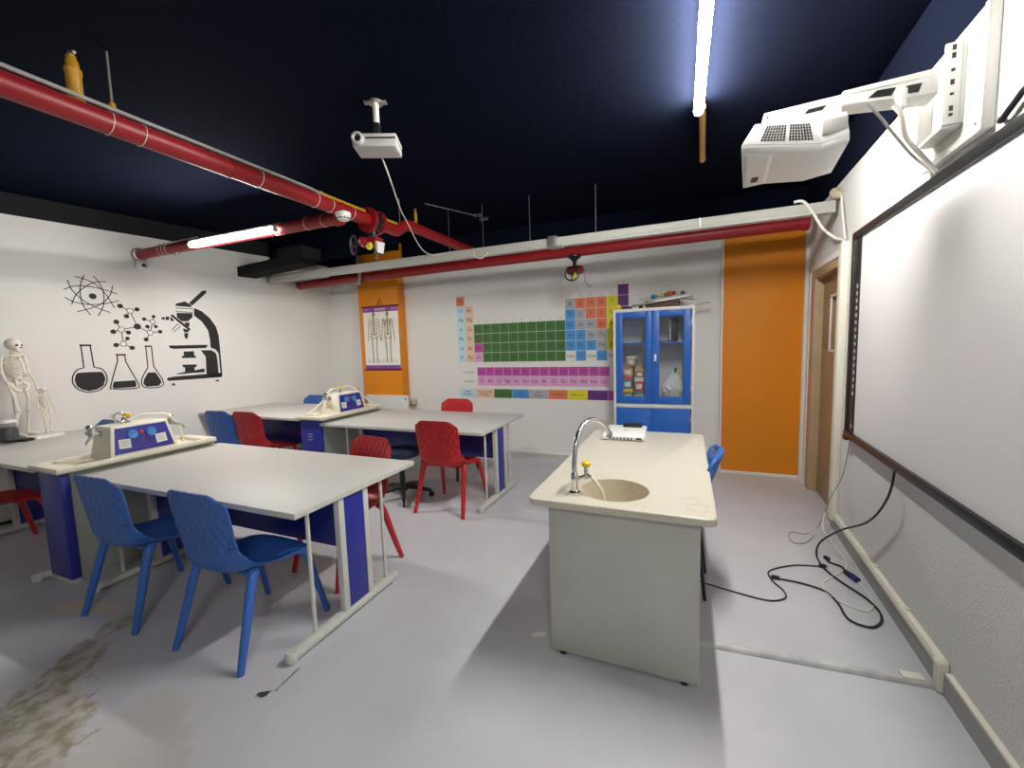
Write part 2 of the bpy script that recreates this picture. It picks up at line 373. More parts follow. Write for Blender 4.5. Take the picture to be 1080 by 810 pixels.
def service_unit(label, ox, oy, hoses):
    """blue-fronted cabinet with a cream tray top; origin at the front-left floor corner"""
    t = thing('sink_unit', label, 'sink unit', (ox, oy, 0), 0, 'service units between the tables')
    w, d = .265, 1.0
    b = MB(); b.box(.004, w, .05, d, .03, .785, .003); b.box(.02, w-.02, .06, d-.02, 0, .03); b.build('cabinet_body', M['grey_side'], t)
    e = MB(); e.box(-.005, w+.012, 0, .055, .035, .785, .008); ep = e.build('end_panel', M['blue_panel'], t)
    if hoses == 2:
        v = MB()
        for k in range(3): v.box(.10, .17, -.002, .002, .62-k*.03, .626-k*.03)
        v.build('vent_slots', M['frame'], ep)
    MB().box(-.002, w+.004, .002, .05, 0, .035, .002).build('plinth', M['frame'], t)
    b = MB(); x0, x1, y0, y1 = -.05, w+.075, -.03, d-.01
    b.box(x0, x1, y0, y1, .785, .797, .003)
    for q in ((x0, x0+.03, y0+.088, y1-.088), (x1-.03, x1, y0+.088, y1-.088), (x0, x1, y0, y0+.09), (x0, x1, y1-.09, y1)): b.box(*q, .786, .822, .004)
    b.build('tray', M['cream'], t)
    # sloping control tower
    c = MB(); c.hexa([(.02, .235, .795), (w+.035, .235, .795), (w+.035, .68, .795), (.02, .68, .795)],
                     [(.05, .275, 1.035), (w-.01, .275, 1.035), (w-.01, .64, 1.035), (.05, .64, 1.035)], .008)
    tw = c.build('control_tower', M['cream'], t, (0, .035, 0))
    # local frame on the sloping right face: u along y, v up the slope
    p0 = Vector((w+.035, .235, .795)); vv = Vector((-.045, 0, .24)); n = Vector((.24, 0, .045)).normalized()
    vh = vv.normalized()
    fm = Matrix(((0, vh.x, n.x, p0.x), (1, 0, 0, p0.y), (0, vh.z, n.z, p0.z), (0, 0, 0, 1)))   # columns u, v, n
    def on(u, v, h=0): return fm @ Vector((u, v, h))
    p = MB(); q = [(.03, .035), (.415, .035), (.385, .225), (.06, .225)]
    p.hexa([on(*k, .001) for k in q], [on(*k, .005) for k in q], 0); cp = p.build('control_panel', M['blue_panel'], tw)
    for u in (.155, .275):
        MB().lathe([(0, 0), (.033, 0), (.033, .012), (.027, .016), (.02, .012), (0, .012)], 24, fm @ xf((u, .165, .005))).build('socket', M['sockblue'], cp)
    MB().lathe([(0, 0), (.014, 0), (.012, .012), (0, .014)], 16, fm @ xf((.215, .175, .005))).build('button', M['redled'], cp)
    k = MB()
    for i in range(5):
        for j in range(2): k.lathe([(0, 0), (.005, 0), (.004, .006), (0, .007)], 10, fm @ xf((.165 + i*.026, .125 - j*.03, .005)))
    k.build('indicator_lights', M['indicator'], cp); k = MB()
    for i in range(9): k.lathe([(0, 0), (.004, 0), (.003, .004), (0, .005)], 10, fm @ xf((.13 + i*.022, .065, .005)))
    k.build('status_lights', M['indicator'], cp)
    for u, tl in ((.08, R(-4)), (.315, R(3))):
        s_ = MB(); s_.box(-.036, .036, -.034, .034, 0, .002, 0); lb = s_.build('paper_label', M['cork'], cp); lb.matrix_local = fm @ xf((u+.02, .105, .005), (0, 0, tl))
        r_ = MB()
        for i in range(4): r_.box(-.026, .026 - (i % 2)*.012, .018 - i*.012, .021 - i*.012, .002, .0026)
        r_.build('print', M['inkgrey'], lb)
    def tap(m, knob, nm):
        a = MB(); a.cyl((0, 0, 0), (0, 0, .035), .013, 14); a.lathe([(0, 0), (.022, 0), (.022, .006), (.014, .010), (0, .010)], 18)
        a.tube(catmull([(0, 0, .03), (.03, 0, .045), (.05, 0, .03), (.058, 0, .0)], 5), .008, 10); a.cyl((-.03, 0, .03), (.02, 0, .03), .009, 12); a.ball((0, 0, .034), .018)
        f = a.build(nm, M['chrome'], tw); f.matrix_local = m
        kb = MB(); kb.lathe([(0, 0), (.012, 0), (.024, .006), (.024, .022), (.018, .028), (0, .028)], 12, xf((0, 0, .048)))
        kb.build('knob', knob, f)
        return f
    for y0, s in ((.262, -1), (.655, 1)):
        a = MB(); z = .985
        a.lathe([(0, 0), (.024, 0), (.024, .006), (.013, .010), (0, .010)], 18, xf((.145, y0, z), (R(-90*s), 0, 0)))
        a.cyl((.145, y0, z), (.145, y0 + s*.065, z), .011, 14); a.cyl((.105, y0 + s*.06, z+.012), (.19, y0 + s*.06, z-.004), .013, 14)
        a.cyl((.145, y0 + s*.06, z-.015), (.145, y0 + s*.06, z+.05), .012, 14)
        a.tube(catmull([(.19, y0 + s*.06, z-.004), (.215, y0 + s*.08, z-.008), (.225, y0 + s*.11, z-.03), (.225, y0 + s*.12, z-.055)], 5), [.009]*8 + [.008]*4 + [.006]*4, 10)
        gt = a.build('gas_tap', M['steel'], tw)
        MB().lathe([(0, 0), (.026, 0), (.026, .01), (.014, .02), (0, .02)], 10, xf((.145, y0 + s*.06, z+.05))).build('tap_wing', M['chrome'], gt)
    tap(xf((.15, .43, 1.035), (0, 0, R(-60))), M['brightyellow'], 'water_tap')
    H1 = [
        [[(.15, .45, 1.06), (.17, .52, 1.085), (.16, .60, 1.075), (.17, .68, 1.06), (.18, .73, 1.0), (.19, .765, .90), (.19, .775, .815)],
         [(.13, .18, .83), (.10, .12, .815), (.08, .06, .825), (.10, .02, .83), (.16, .08, .822), (.20, .18, .815)],
         [(.12, .38, 1.06), (.10, .36, 1.1), (.12, .40, 1.11), (.15, .42, 1.09)]],
        [[(.15, .45, 1.08), (.17, .52, 1.105), (.22, .60, 1.06), (.30, .70, .93), (.32, .78, .84), (.26, .86, .832), (.22, .80, .83), (.30, .74, .835), (.36, .84, .832), (.28, .92, .832)],
         [(.15, .40, 1.08), (.13, .33, 1.09), (.11, .27, 1.04), (.09, .2, .95), (.05, .11, .87), (.02, .05, .835), (.10, .02, .833), (.20, .04, .833)]]]
    for h in H1[hoses-1]:
        MB().tube(catmull(h, 7), .009, 10).build('hose', M['hose'], tw)
    if hoses == 1:
        MB().tube(catmull([(.14, .42, 1.065), (.09, .40, 1.03), (.12, .37, 1.05), (.13, .36, 1.10), (.14, .40, 1.115), (.15, .44, 1.09)], 7), .006, 10).build('chrome_loop', M['chrome'], tw)
    return t
U1 = service_unit('nearer cream and blue sink unit in front of the flask decals', -4.13, 1.37, 1)
U2 = service_unit('farther cream and blue sink unit left of the skeleton poster', -3.98, 3.39, 2)

# ------------------------------------------------------------------ moulded school chairs
def shell_mb():
    prof = [(-.274, .885), (-.264, .82), (-.251, .73), (-.240, .64), (-.233, .56), (-.226, .50), (-.196, .456), (-.12, .438), (0, .440), (.12, .450), (.185, .451), (.222, .435), (.236, .405)]
    wid = [.210, .221, .222, .217, .216, .234, .240, .238, .234, .230, .222, .212, .200]
    edge = [.024, .028, .030, .032, .044, .070, .078, .050, .014, -.010, -.018, -.02, -.02]   # how far the rims lift off the profile, along its normal
    P = [Vector((0, y, z)) for y, z in prof]
    sub = 4; C = catmull([(0, y, z) for y, z in prof], sub)
    def lerp(a, f): i = min(int(f), len(a)-2); return a[i] + (a[i+1]-a[i])*(f-i)
    nu = 18; bm = bmesh.new(); grid = []
    for j, c in enumerate(C):
        f = j/sub; w = lerp(wid, min(f, len(wid)-1)); e = lerp(edge, min(f, len(edge)-1))
        aa = R(90)*min(1, max(0, (f-2.5)/5.5)); n = Vector((0, math.cos(aa), math.sin(aa)))
        # rounded top corners and front corners
        row = []
        for i in range(nu+1):
            s = -1 + 2*i/nu
            q = abs(s)**3.2
            drop = 0.0
            if f < 1.0: drop = .055*(max(0, abs(s)-.55)/.45)**2.2*(1-f)
            if f > 11: drop = -.02*(abs(s)**3)*(f-11)
            v = c + Vector((s*w, 0, 0)) + n*(e*q)
            v.z -= drop
            row.append(bm.verts.new(v))
        grid.append(row)
    nj = len(grid); th = .009; under = []
    for j in range(nj):
        row = []
        for i in range(nu+1):
            du = grid[j][min(i+1, nu)].co - grid[j][max(i-1, 0)].co; dv = grid[min(j+1, nj-1)][i].co - grid[max(j-1, 0)][i].co
            nn = du.cross(dv)
            nn = nn.normalized() if nn.length > 1e-9 else Vector((0, -1, 0))
            if nn.dot(Vector((0, -1, -.6))) < 0: nn = -nn
            row.append(bm.verts.new(grid[j][i].co + nn*th))
        under.append(row)
    for j in range(nj-1):
        for i in range(nu):
            bm.faces.new((grid[j][i], grid[j][i+1], grid[j+1][i+1], grid[j+1][i])); bm.faces.new((under[j][i], under[j+1][i], under[j+1][i+1], under[j][i+1]))
        for i in (0, nu): bm.faces.new((grid[j][i], grid[j+1][i], under[j+1][i], under[j][i]))
    for j in (0, nj-1):
        for i in range(nu): bm.faces.new((grid[j][i], grid[j][i+1], under[j][i+1], under[j][i]))
    bmesh.ops.recalc_face_normals(bm, faces=bm.faces[:])
    m = MB(); m.bm.free(); m.bm = bm
    return m
def make_chair(label, col, loc, rz, group):
    t = thing('school_chair', label, 'chair', loc, rz, group)
    s = shell_mb().build('seat_shell', M[col+'_shell'], t, smooth=60)
    for sx in (-1, 1):
        MB().tube([(sx*.185, -.224, .604), (sx*.222, -.196, .600)], .005, 8).build('rim_notch', M['black'], s)
    lm = M[col+'_leg']
    for sx in (-1, 1):
        MB().tube(catmull([(sx*.17, .03, .434), (sx*.195, .12, .430), (sx*.213, .178, .395), (sx*.233, .225, .20), (sx*.252, .268, 0)], 6), [.022]*12 + [.022, .0217, .0213, .021, .0205, .02, .0195, .019, .0185, .018, .0175, .017, .016], 12).build('leg', lm, t)
        MB().tube(catmull([(sx*.205, -.118, .446), (sx*.217, -.150, .40), (sx*.234, -.208, .20), (sx*.252, -.268, 0)], 6), [.024]*7 + [.0235, .0232, .0228, .0222, .0215, .021, .0205, .02, .019, .018, .017, .016], 12).build('leg', lm, t)
    MB().box(-.17, .17, -.15, .15, .425, .441, .006).build('seat_frame', lm, t)
    return t
GB, GR = 'blue moulded school chairs', 'red moulded school chairs'
cb = make_chair('blue chair nearest the camera, right one of two at the near table', 'blue', (-2.225, 1.50, 0), R(0), GB)
dup(cb, (-3.09, 1.49, 0), R(1), 'blue chair nearest the blue panel of the nearer sink unit')
dup(cb, (-5.05, 3.42, 0), R(3), 'blue chair left of the red one at the far left table')
dup(cb, (-5.58, 2.155, 0), R(180), 'blue chair behind the nearer control tower, only its top edge showing')
dup(cb, (-5.08, 4.37, 0), R(180), 'blue chair behind the far left table below the orange column')
def bench_chair():
    t = thing('bench_chair', 'smooth blue chair with black legs on the right of the cream demonstration bench', 'chair', (-.10, 2.79, 0), R(88))
    def plate(prof, w, th, nm):
        C = catmull(prof, 4); bm = bmesh.new(); g = []; n = len(C)
        for j, c in enumerate(C):
            f = j/(n-1); e = min(f, 1-f)/.5; ww = w*(1 - .42*max(0, 1 - e*2.6)**2.2)
            g.append([bm.verts.new(c + Vector((ww*(-1 + i/6), .05*abs(-1 + i/6)**2.5*(1 if nm == 'backrest' else 0), 0))) for i in range(13)])
        for a, b_ in zip(g, g[1:]):
            for i in range(12): bm.faces.new((a[i], a[i+1], b_[i+1], b_[i]))
        bmesh.ops.recalc_face_normals(bm, faces=bm.faces[:]); bmesh.ops.solidify(bm, geom=bm.faces[:], thickness=th); bmesh.ops.recalc_face_normals(bm, faces=bm.faces[:])
        bmesh.ops.bevel(bm, geom=[e for e in bm.edges if e.is_manifold and e.calc_face_angle(0) > 1], offset=th*.4, segments=2, affect='EDGES', profile=.5)
        m = MB(); m.bm.free(); m.bm = bm; return m.build(nm, M['blue_leg'], t, smooth=60)
    plate([(0, -.315, .885), (0, -.285, .80), (0, -.25, .70), (0, -.215, .60), (0, -.195, .52)], .215, .026, 'backrest')
    plate([(0, -.20, .455), (0, -.10, .445), (0, .05, .45), (0, .18, .455), (0, .235, .44)], .215, .03, 'seat')
    for sx in (-1, 1):
        MB().tube(catmull([(sx*.10, -.185, .60), (sx*.10, -.185, .50), (sx*.12, -.13, .425), (sx*.16, -.18, .30), (sx*.165, -.215, 0)], 5), .011, 10).build('leg', M['black'], t)
        MB().tube(catmull([(sx*.12, .10, .425), (sx*.16, .15, .40), (sx*.17, .20, 0)], 5), .011, 10).build('leg', M['black'], t)
    MB().box(-.14, .14, -.15, .13, .412, .43, .004).build('seat_frame', M['black'], t)
bench_chair()
cr = make_chair('red chair facing the far table, its back towards the camera', 'red', (-2.10, 3.455, 0), R(1), GR)
dup(cr, (-2.245, 2.235, 0), R(169), 'red chair behind the near table, seen past its right end')
dup(cr, (-2.67, 4.36, 0), R(181), 'red chair behind the far table below the periodic table')
dup(cr, (-4.61, 3.45, 0), R(2), 'red chair beside a blue one at the far left table')
dup(cr, (-5.08, 1.44, 0), R(0), 'red chair at the left picture edge under the skeleton table')

# swivel stool under the far table
t = thing('swivel_stool', 'black five-armed swivel stool with dark blue seat under the far table', 'stool', (-2.72, 3.50, 0))
b = MB()
for k in range(5):
    a = R(72*k + 20); d = Vector((math.cos(a), math.sin(a), 0))
    b.tube([d*.03 + Vector((0, 0, .115)), d*.16 + Vector((0, 0, .10)), d*.30 + Vector((0, 0, .065))], [.028, .024, .017], 10)
b.lathe([(0, .07), (.045, .07), (.05, .10), (.035, .14), (0, .14)], 18); b.build('star_base', M['black'], t)
for k in range(5):
    a = R(72*k + 20); d = Vector((math.cos(a), math.sin(a), 0))*.30
    MB().tube([d + Vector((-.012*math.sin(a), .012*math.cos(a), .03)) - Vector((-.024*math.sin(a), .024*math.cos(a), 0)), d + Vector((-.012*math.sin(a), .012*math.cos(a), .03))], .029, 16).build('caster', M['black'], t)
b = MB(); b.cyl((0, 0, .12), (0, 0, .30), .028, 16); b.cyl((0, 0, .28), (0, 0, .44), .017, 14); b.build('gas_lift', M['black'], t)
MB().lathe([(0, .43), (.15, .43), (.19, .445), (.198, .47), (.19, .50), (.15, .515), (0, .512)], 32).build('seat', M['handblue'], t)

# ------------------------------------------------------------------ demonstration bench
BX0, BX1, BY0, BY1 = -.72, .123, 1.87, 3.60
t = thing('demonstration_bench', 'grey demonstration bench with speckled cream top and round basin', 'bench', ((BX0+BX1)/2, (BY0+BY1)/2, 0))
ox, oy = (BX0+BX1)/2, (BY0+BY1)/2
hx, hy = (BX1-BX0)/2, (BY1-BY0)/2
sx, sy, sr = -.335-ox, 2.115-oy, .168                     # basin centre and radius
def worktop():
    bm = bmesh.new(); n = 48; z1, z0 = .80, .765
    # outer rounded rectangle sampled by angle around the basin, inner circle
    rc = .045; outer = []
    pts = []
    for cx, cy, a0 in ((hx-rc, hy-rc, 0), (-hx+rc, hy-rc, 90), (-hx+rc, -hy+rc, 180), (hx-rc, -hy+rc, 270)):
        for k in range(7): a = R(a0 + 15*k); pts.append((cx + rc*math.cos(a), cy + rc*math.sin(a)))
    full = []
    for i, p in enumerate(pts):
        q = pts[(i+1) % len(pts)]; L_ = math.hypot(q[0]-p[0], q[1]-p[1]); k = max(1, int(L_/.03))
        full += [(p[0] + (q[0]-p[0])*j/k, p[1] + (q[1]-p[1])*j/k) for j in range(k)]
    pts = full
    ang = lambda p: math.atan2(p[1]-sy, p[0]-sx)
    pts.sort(key=ang); m = len(pts)
    O1 = [bm.verts.new((x, y, z1)) for x, y in pts]; O0 = [bm.verts.new((x, y, z0)) for x, y in pts]
    I1 = [bm.verts.new((sx + sr*math.cos(ang(p)), sy + sr*math.sin(ang(p))*1.0, z1)) for p in pts]
    I0 = [bm.verts.new((sx + sr*math.cos(ang(p)), sy + sr*math.sin(ang(p)), z0)) for p in pts]
    for i in range(m):
        j = (i+1) % m
        bm.faces.new((O1[i], O1[j], I1[j], I1[i])); bm.faces.new((O0[j], O0[i], I0[i], I0[j])); bm.faces.new((O0[i], O0[j], O1[j], O1[i])); bm.faces.new((I1[i], I1[j], I0[j], I0[i]))
    bmesh.ops.recalc_face_normals(bm, faces=bm.faces[:])
    es = [e for e in bm.edges if all(abs(v.co.z - z1) < 1e-5 for v in e.verts) and all(v in O1 for v in e.verts) and len(e.link_faces) == 2 and any(abs(f.normal.z) < .5 for f in e.link_faces)]
    bmesh.ops.bevel(bm, geom=es, offset=.008, segments=3, affect='EDGES', profile=.5)
    mb = MB(); mb.bm.free(); mb.bm = bm; return mb
wt = worktop().build('worktop', M['solid'], t, smooth=30)
g = MB()
for (qx, qy, rr) in ((.05-ox, 1.985-oy, .045), (.02-ox, 2.06-oy, .045)):
    g.tube([(qx + rr*math.cos(R(15*k)), qy + rr*math.sin(R(15*k)), .7995) for k in range(24)], .0016, 6, True)
g.build('grommet_rings', M['bowl'], wt)
b = MB(); prof = [(sr, .80), (sr-.004, .79), (sr-.008, .74), (sr-.03, .67), (sr-.08, .645), (.02, .64), (0, .64)]
b.lathe(prof + [(0, .632), (sr-.07, .634), (sr-.02, .66), (sr-.0005, .74), (sr-.0005, .80)], 48, xf((sx, sy, 0)), caps=False); b.build('basin', M['bowl'], wt)
MB().lathe([(0, .641), (.022, .641), (.026, .644), (.012, .645), (0, .643)], 20, xf((sx, sy, 0))).build('drain', M['chrome'], wt)
px0, px1 = -.622-ox, .060-ox
MB().box(px0, px1, -hy+.04, -hy+.065, .012, .765, .002).build('front_panel', M['bench'], t)
MB().box(px0, px1, hy-.09, hy-.065, .012, .765, .002).build('rear_panel', M['bench'], t)
MB().box(px0, px0+.02, -hy+.065, hy-.09, .012, .765, .002).build('side_panel', M['bench'], t)
MB().box(px0+.02, px1-.02, -hy+.066, -hy+.55, .055, .075, .002).build('cupboard_floor', M['bench'], t)
MB().box(px0+.02, px1-.02, -hy+.53, -hy+.55, .075, .764, .002).build('cupboard_divider', M['bench'], t)
for qx in (px0+.06, px1-.06):
    for qy in (-hy+.053, hy-.078): MB().cyl((qx, qy, 0), (qx, qy, .013), .018, 14).build('foot', M['black'], t)
# swan-neck tap and hose tap, standing on the bench top and belonging to it
fx, fy = -.515-ox, 2.015-oy
f = MB(); f.lathe([(0, .80), (.030, .80), (.030, .806), (.018, .812), (.016, .85), (.019, .86), (.019, .895), (.012, .905), (0, .905)], 24, xf((fx, fy, 0)))
f.tube(catmull([(fx, fy, .89), (fx, fy, .96), (fx+.005, fy+.03, 1.06), (fx+.02, fy+.10, 1.12), (fx+.055, fy+.18, 1.14), (fx+.10, fy+.25, 1.11), (fx+.125, fy+.275, 1.05)], 8), .0125, 14)
f.lathe([(.011, 0), (.015, .0), (.015, .03), (.0, .03)], 16, xf((fx+.127, fy+.277, 1.03)))
fa = f.build('swan_neck_tap', M['chrome'], wt)
f = MB(); f.cyl((fx+.02, fy, .875), (fx+.055, fy+.02, .885), .009, 12); f.tube([(fx+.055, fy+.02, .87), (fx+.055, fy+.02, .93)], .012, 14); f.tube([(fx+.055, fy+.02, .895), (fx+.085, fy+.0, .885)], .008, 10)
vb = f.build('hose_valve', M['chrome'], wt)
MB().lathe([(0, .928), (.012, .928), (.023, .936), (.023, .952), (.014, .96), (0, .96)], 12, xf((fx+.055, fy+.02, 0))).build('yellow_knob', M['brightyellow'], vb)
MB().tube(catmull([(fx+.085, fy, .885), (fx+.11, fy-.01, .865), (fx+.135, fy-.005, .82), (fx+.145, fy+.02, .74), (fx+.15, fy+.05, .665)], 8), .0085, 12).build('hose', M['hose'], vb)

# laptop-sized white case on the bench
t = thing('laptop', 'white laptop-like device lying at the far end of the cream bench', 'laptop', (-.452, 3.43, .80), R(2))
MB().box(-.155, .155, -.23, .20, .006, .038, .006).build('body', M['white_pl'], t)
b = MB()
for k in range(7): b.box(-.10 + k*.026, -.086 + k*.026 , -.2325, -.228, .012, .024)
b.box(.095, .135, -.2325, -.228, .012, .026); b.build('ports', M['black'], t)
MB().box(-.03, .12, .10, .19, .038, .062, .006).build('black_pack', M['black'], t)
MB().box(-.008, .008, -.012, .012, .038, .0385).build('emblem', M['inkgrey'], t)
b = MB()
for qx in (-.13, .13):
    for qy in (-.2, .17): b.cyl((qx, qy, 0), (qx, qy, .007), .01, 10)
b.build('feet', M['black'], t)

# ------------------------------------------------------------------ supply cabinet
CX0, CX1, CY0, CY1, CZ = -.785, .075, 4.95, 5.385, 1.905
t = thing('supply_cabinet', 'tall white metal cabinet with blue glazed doors', 'cabinet', ((CX0+CX1)/2, CY0, 0))
ox, oy = (CX0+CX1)/2, CY0; hw = (CX1-CX0)/2; dp = CY1-CY0
b = MB(); b.box(-hw, -hw+.03, 0, dp, .0, CZ, .002); b.box(hw-.03, hw, 0, dp, 0, CZ, .002); b.box(-hw+.03, hw-.03, 0, dp, CZ-.035, CZ, .002); b.box(-hw+.03, hw-.03, dp-.012, dp, .05, CZ-.035)
b.box(-hw+.03, hw-.03, 0.0, dp-.012, .785, .838, .002); b.box(-hw+.03, hw-.03, 0, dp-.012, 0, .08, .002); b.build('carcass', M['cabframe'], t)
b = MB(); b.box(-hw+.03, hw-.03, .03, dp-.012, 1.505, 1.525, .002); b.build('shelf', M['cabblue'], t)
for s, (gx0, gx1) in ((-1, (-.68, -.433)), (1, (-.285, -.038))):
    x0, x1 = (CX0+.032-ox, -.366-ox-.002) if s < 0 else (-.366-ox+.002, CX1-.04-ox)
    gx0 -= ox; gx1 -= ox; z0, z1, a0, a1 = .84, 1.868, .92, 1.803
    b = MB(); b.box(x0, gx0, -.016, .004, z0, z1, .002); b.box(gx1, x1, -.016, .004, z0, z1, .002); b.box(gx0, gx1, -.016, .004, z0, a0, .002); b.box(gx0, gx1, -.016, .004, a1, z1, .002)
    d = b.build('door', M['cabblue'], t)
    MB().box(gx0-.005, gx1+.005, -.006, -.003, a0-.005, a1+.005).build('glass_pane', M['glass'], d)
    if s > 0:
        h = MB(); h.box(x0+.025, x0+.05, -.026, -.016, 1.31, 1.39, .004); h.box(x0+.03, x0+.045, -.035, -.024, 1.33, 1.375, .004); h.build('handle', M['white_pl'], d)
        MB().lathe([(0, 0), (.007, 0), (.007, .004), (0, .004)], 12, xf((x0+.037, -.026, 1.30), (R(90), 0, 0))).build('lock', M['black'], d)
    b = MB(); b.box(x0, x1, -.016, .004, .085, .782, .002); lo = b.build('lower_door', M['cabblue'], t)
    hg = MB(); hx_ = x0-.004 if s < 0 else x1+.004
    for zz in (.98, 1.70, .25, .65): hg.cyl((hx_, -.012, zz), (hx_, -.012, zz+.06), .006, 10)
    hg.build('hinges', M['cabframe'], d)
# contents
def item(mb, name, m, label, cat, loc, rz=0, group=None):
    o = mb.build(name, m, None, loc, (0, 0, rz)); return tag(o, label, cat, group)
# molecule-kit boxes and bags behind the left pane
cols = [('kit_red', (.42, .06, .04)), ('kit_yellow', (.62, .42, .03)), ('kit_brown', (.24, .13, .06)), ('kit_white', (.66, .62, .55)), ('kit_teal', (.04, .22, .24)), ('kit_tan', (.45, .33, .2))]
KM = {n: mat(n, c, .5, vary=(30, .2, tuple(min(1, x*1.7+.05) for x in c))) for n, c in cols}
def kit(x, y, z, w, d, h, body, lid, label, rz=0):
    o = thing('storage_box', label, 'box', (x, y, z), rz, 'model kits behind the left glass door')
    MB().box(-w/2, w/2, -d/2, d/2, 0, h*.72, .004).build('body', KM[body], o)
    MB().box(-w/2-.003, w/2+.003, -d/2-.003, d/2+.003, h*.72, h, .004).build('lid', KM[lid], o)
    MB().box(-w*.32, w*.32, -d/2-.004, -d/2, h*.18, h*.55).build('label_patch', KM['kit_white'], o)
Zs = .838
kit(-.640, 5.14, Zs, .11, .16, .15, 'kit_brown', 'kit_yellow', 'brown box with yellow lid low behind the left glass door')
kit(-.515, 5.13, Zs, .11, .16, .12, 'kit_yellow', 'kit_teal', 'yellow box with teal lid low beside the brown one')
kit(-.645, 5.14, Zs+.15, .10, .15, .15, 'kit_teal', 'kit_red', 'teal box with red lid second in the left stack')
kit(-.515, 5.14, Zs+.12, .10, .15, .16, 'kit_red', 'kit_white', 'red box with white lid second in the right stack')
kit(-.640, 5.14, Zs+.30, .10, .14, .12, 'kit_tan', 'kit_brown', 'tan box with brown lid third in the left stack')
kit(-.520, 5.15, Zs+.28, .09, .13, .10, 'kit_brown', 'kit_yellow', 'small brown box topping the right stack behind glass', R(8))
kit(-.600, 5.15, Zs+.42, .09, .12, .11, 'kit_tan', 'kit_white', 'small tan box on top of everything behind the left pane', R(-12))
o = thing('upright_speaker', 'slim black box with a pale front strip on the upper cabinet shelf', 'speaker', (-.145, 5.18, 1.525))
MB().box(-.045, .045, -.06, .06, 0, .26, .005).build('case', M['black'], o); MB().box(-.044, -.026, -.062, -.058, .01, .25).build('front_strip', M['silver'], o)
o = thing('tablet_case', 'flat black case lying on the upper cabinet shelf', 'case', (-.255, 5.17, 1.525), R(6)); MB().box(-.06, .055, -.07, .07, 0, .018, .004).build('body', M['black'], o); MB().box(-.05, .045, -.071, -.069, .007, .011).build('zip', M['steel'], o)
# crumpled bag
b = MB(); bm_ = b.bm; bmesh.ops.create_icosphere(bm_, subdivisions=4, radius=1)
for v in bm_.verts:
    n = v.co.normalized(); k = 1 + .10*math.sin(9*n.x + 4*n.z) * math.cos(7*n.y - 5*n.z) + .06*math.sin(17*n.z + 8*n.x)
    z = n.z*k; w = (.105 if z < 0 else .105*(1 - .75*max(0, z))**.9)
    v.co = Vector((n.x*k*w/.9 + .02*max(z, 0), n.y*k*w/1.1, (z + 1.0)*.175))
for v in bm_.verts: v.co.z = max(v.co.z, 0)
o = item(b, 'plastic_bag', M['bag'], 'crumpled white plastic bag behind the right glass door', 'bag', (-.150, 5.16, .838))
MB().tube([(.02, 0, .33), (.03, 0, .365), (.025, 0, .385)], [.016, .012, .022], 10).build('knot', M['black'], o)
# things lying on top of the cabinet
tz = CZ
def ball_on(x, y, r, m, label, z=None):
    o = thing('model_ball', label, 'ball', (x, y, (tz if z is None else z)), 0, 'small balls on the cabinet')
    MB().ball((0, 0, r), r).build('ball', m, o)
    MB().cyl((0, 0, 2*r-.002), (0, 0, 2*r+.004), r*.14, 8).build('peg_hole', M['black'], o)
ball_on(-.742, 5.10, .034, M['brightyellow'], 'yellow ball at the left front corner on top of the cabinet')
ball_on(-.62, 5.14, .020, M['black'], 'smaller black ball left on top of the cabinet')
ball_on(-.50, 5.14, .025, M['black'], 'larger black ball beside the brown box on the cabinet')
o = thing('wooden_box', 'dark brown flat box on top of the cabinet', 'box', (-.265, 5.17, tz), R(-3))
MB().box(-.18, .18, -.07, .07, 0, .055, .004).build('tray', M['brownbox'], o); MB().box(-.185, .185, -.074, .074, .055, .085, .004).build('lid', M['brownbox'], o)
def plank(name, label, p0, p1, w, th, m, cat):
    a, c = Vector(p0), Vector(p1); d = c - a; L_ = d.length
    o = thing(name, label, cat, tuple(a)); rot = d.to_track_quat('X', 'Z').to_matrix().to_4x4()
    q = MB().box(0, L_, -w/2, w/2, 0, th, .003).build('board', m, o); q.matrix_local = rot
    q2 = MB().cyl((.03, -w/2-.004, th/2), (.03, w/2+.004, th/2), th*.4, 8).build('end_pin', M['black'], o); q2.matrix_local = rot
plank('grey_slat', 'grey slat sloping across the brown box on the cabinet', (-.60, 5.10, tz+.028), (.06, 5.12, tz+.112), .07, .020, M['steel'], 'slat')
plank('metal_rule', 'flat metal strip overhanging the right side of the cabinet', (-.06, 5.22, tz+.002), (.235, 5.25, tz+.035), .04, .012, M['steel'], 'strip')
plank('curved_slat', 'short grey board lying right on the brown box', (-.12, 5.17, tz+.101), (.07, 5.17, tz+.080), .12, .022, M['steel'], 'slat')
o = thing('planet_model', 'row of coloured balls on a rod lying over the cabinet', 'model', (-.2, 5.16, tz+.115))
MB().tube([(-.32, 0, -.005), (0, 0, .02), (.20, 0, .045)], .005, 8).build('rod', M['steel'], o)
for dx, dz, r, c in ((-.165, .02, .028, (.02, .16, .40)), (-.135, .025, .022, (.05, .25, .35)), (-.079, .035, .024, (.62, .42, .05)), (-.03, .035, .024, (.05, .22, .12)), (.012, .045, .032, (.55, .10, .03)), (.055, .05, .022, (.25, .05, .03)), (.147, .045, .022, (.10, .03, .20))):
    MB().ball((dx, 0, dz), r).build('planet', mat('planet_paint', c, .35), o)
# ------------------------------------------------------------------ whiteboard wall
yawR = -math.atan(.0365)                               # right wall runs along local +Y turned by this about Z
def rwm(y, z, off=0.0): return xf((XR(y) - off, y, z), (0, 0, yawR))
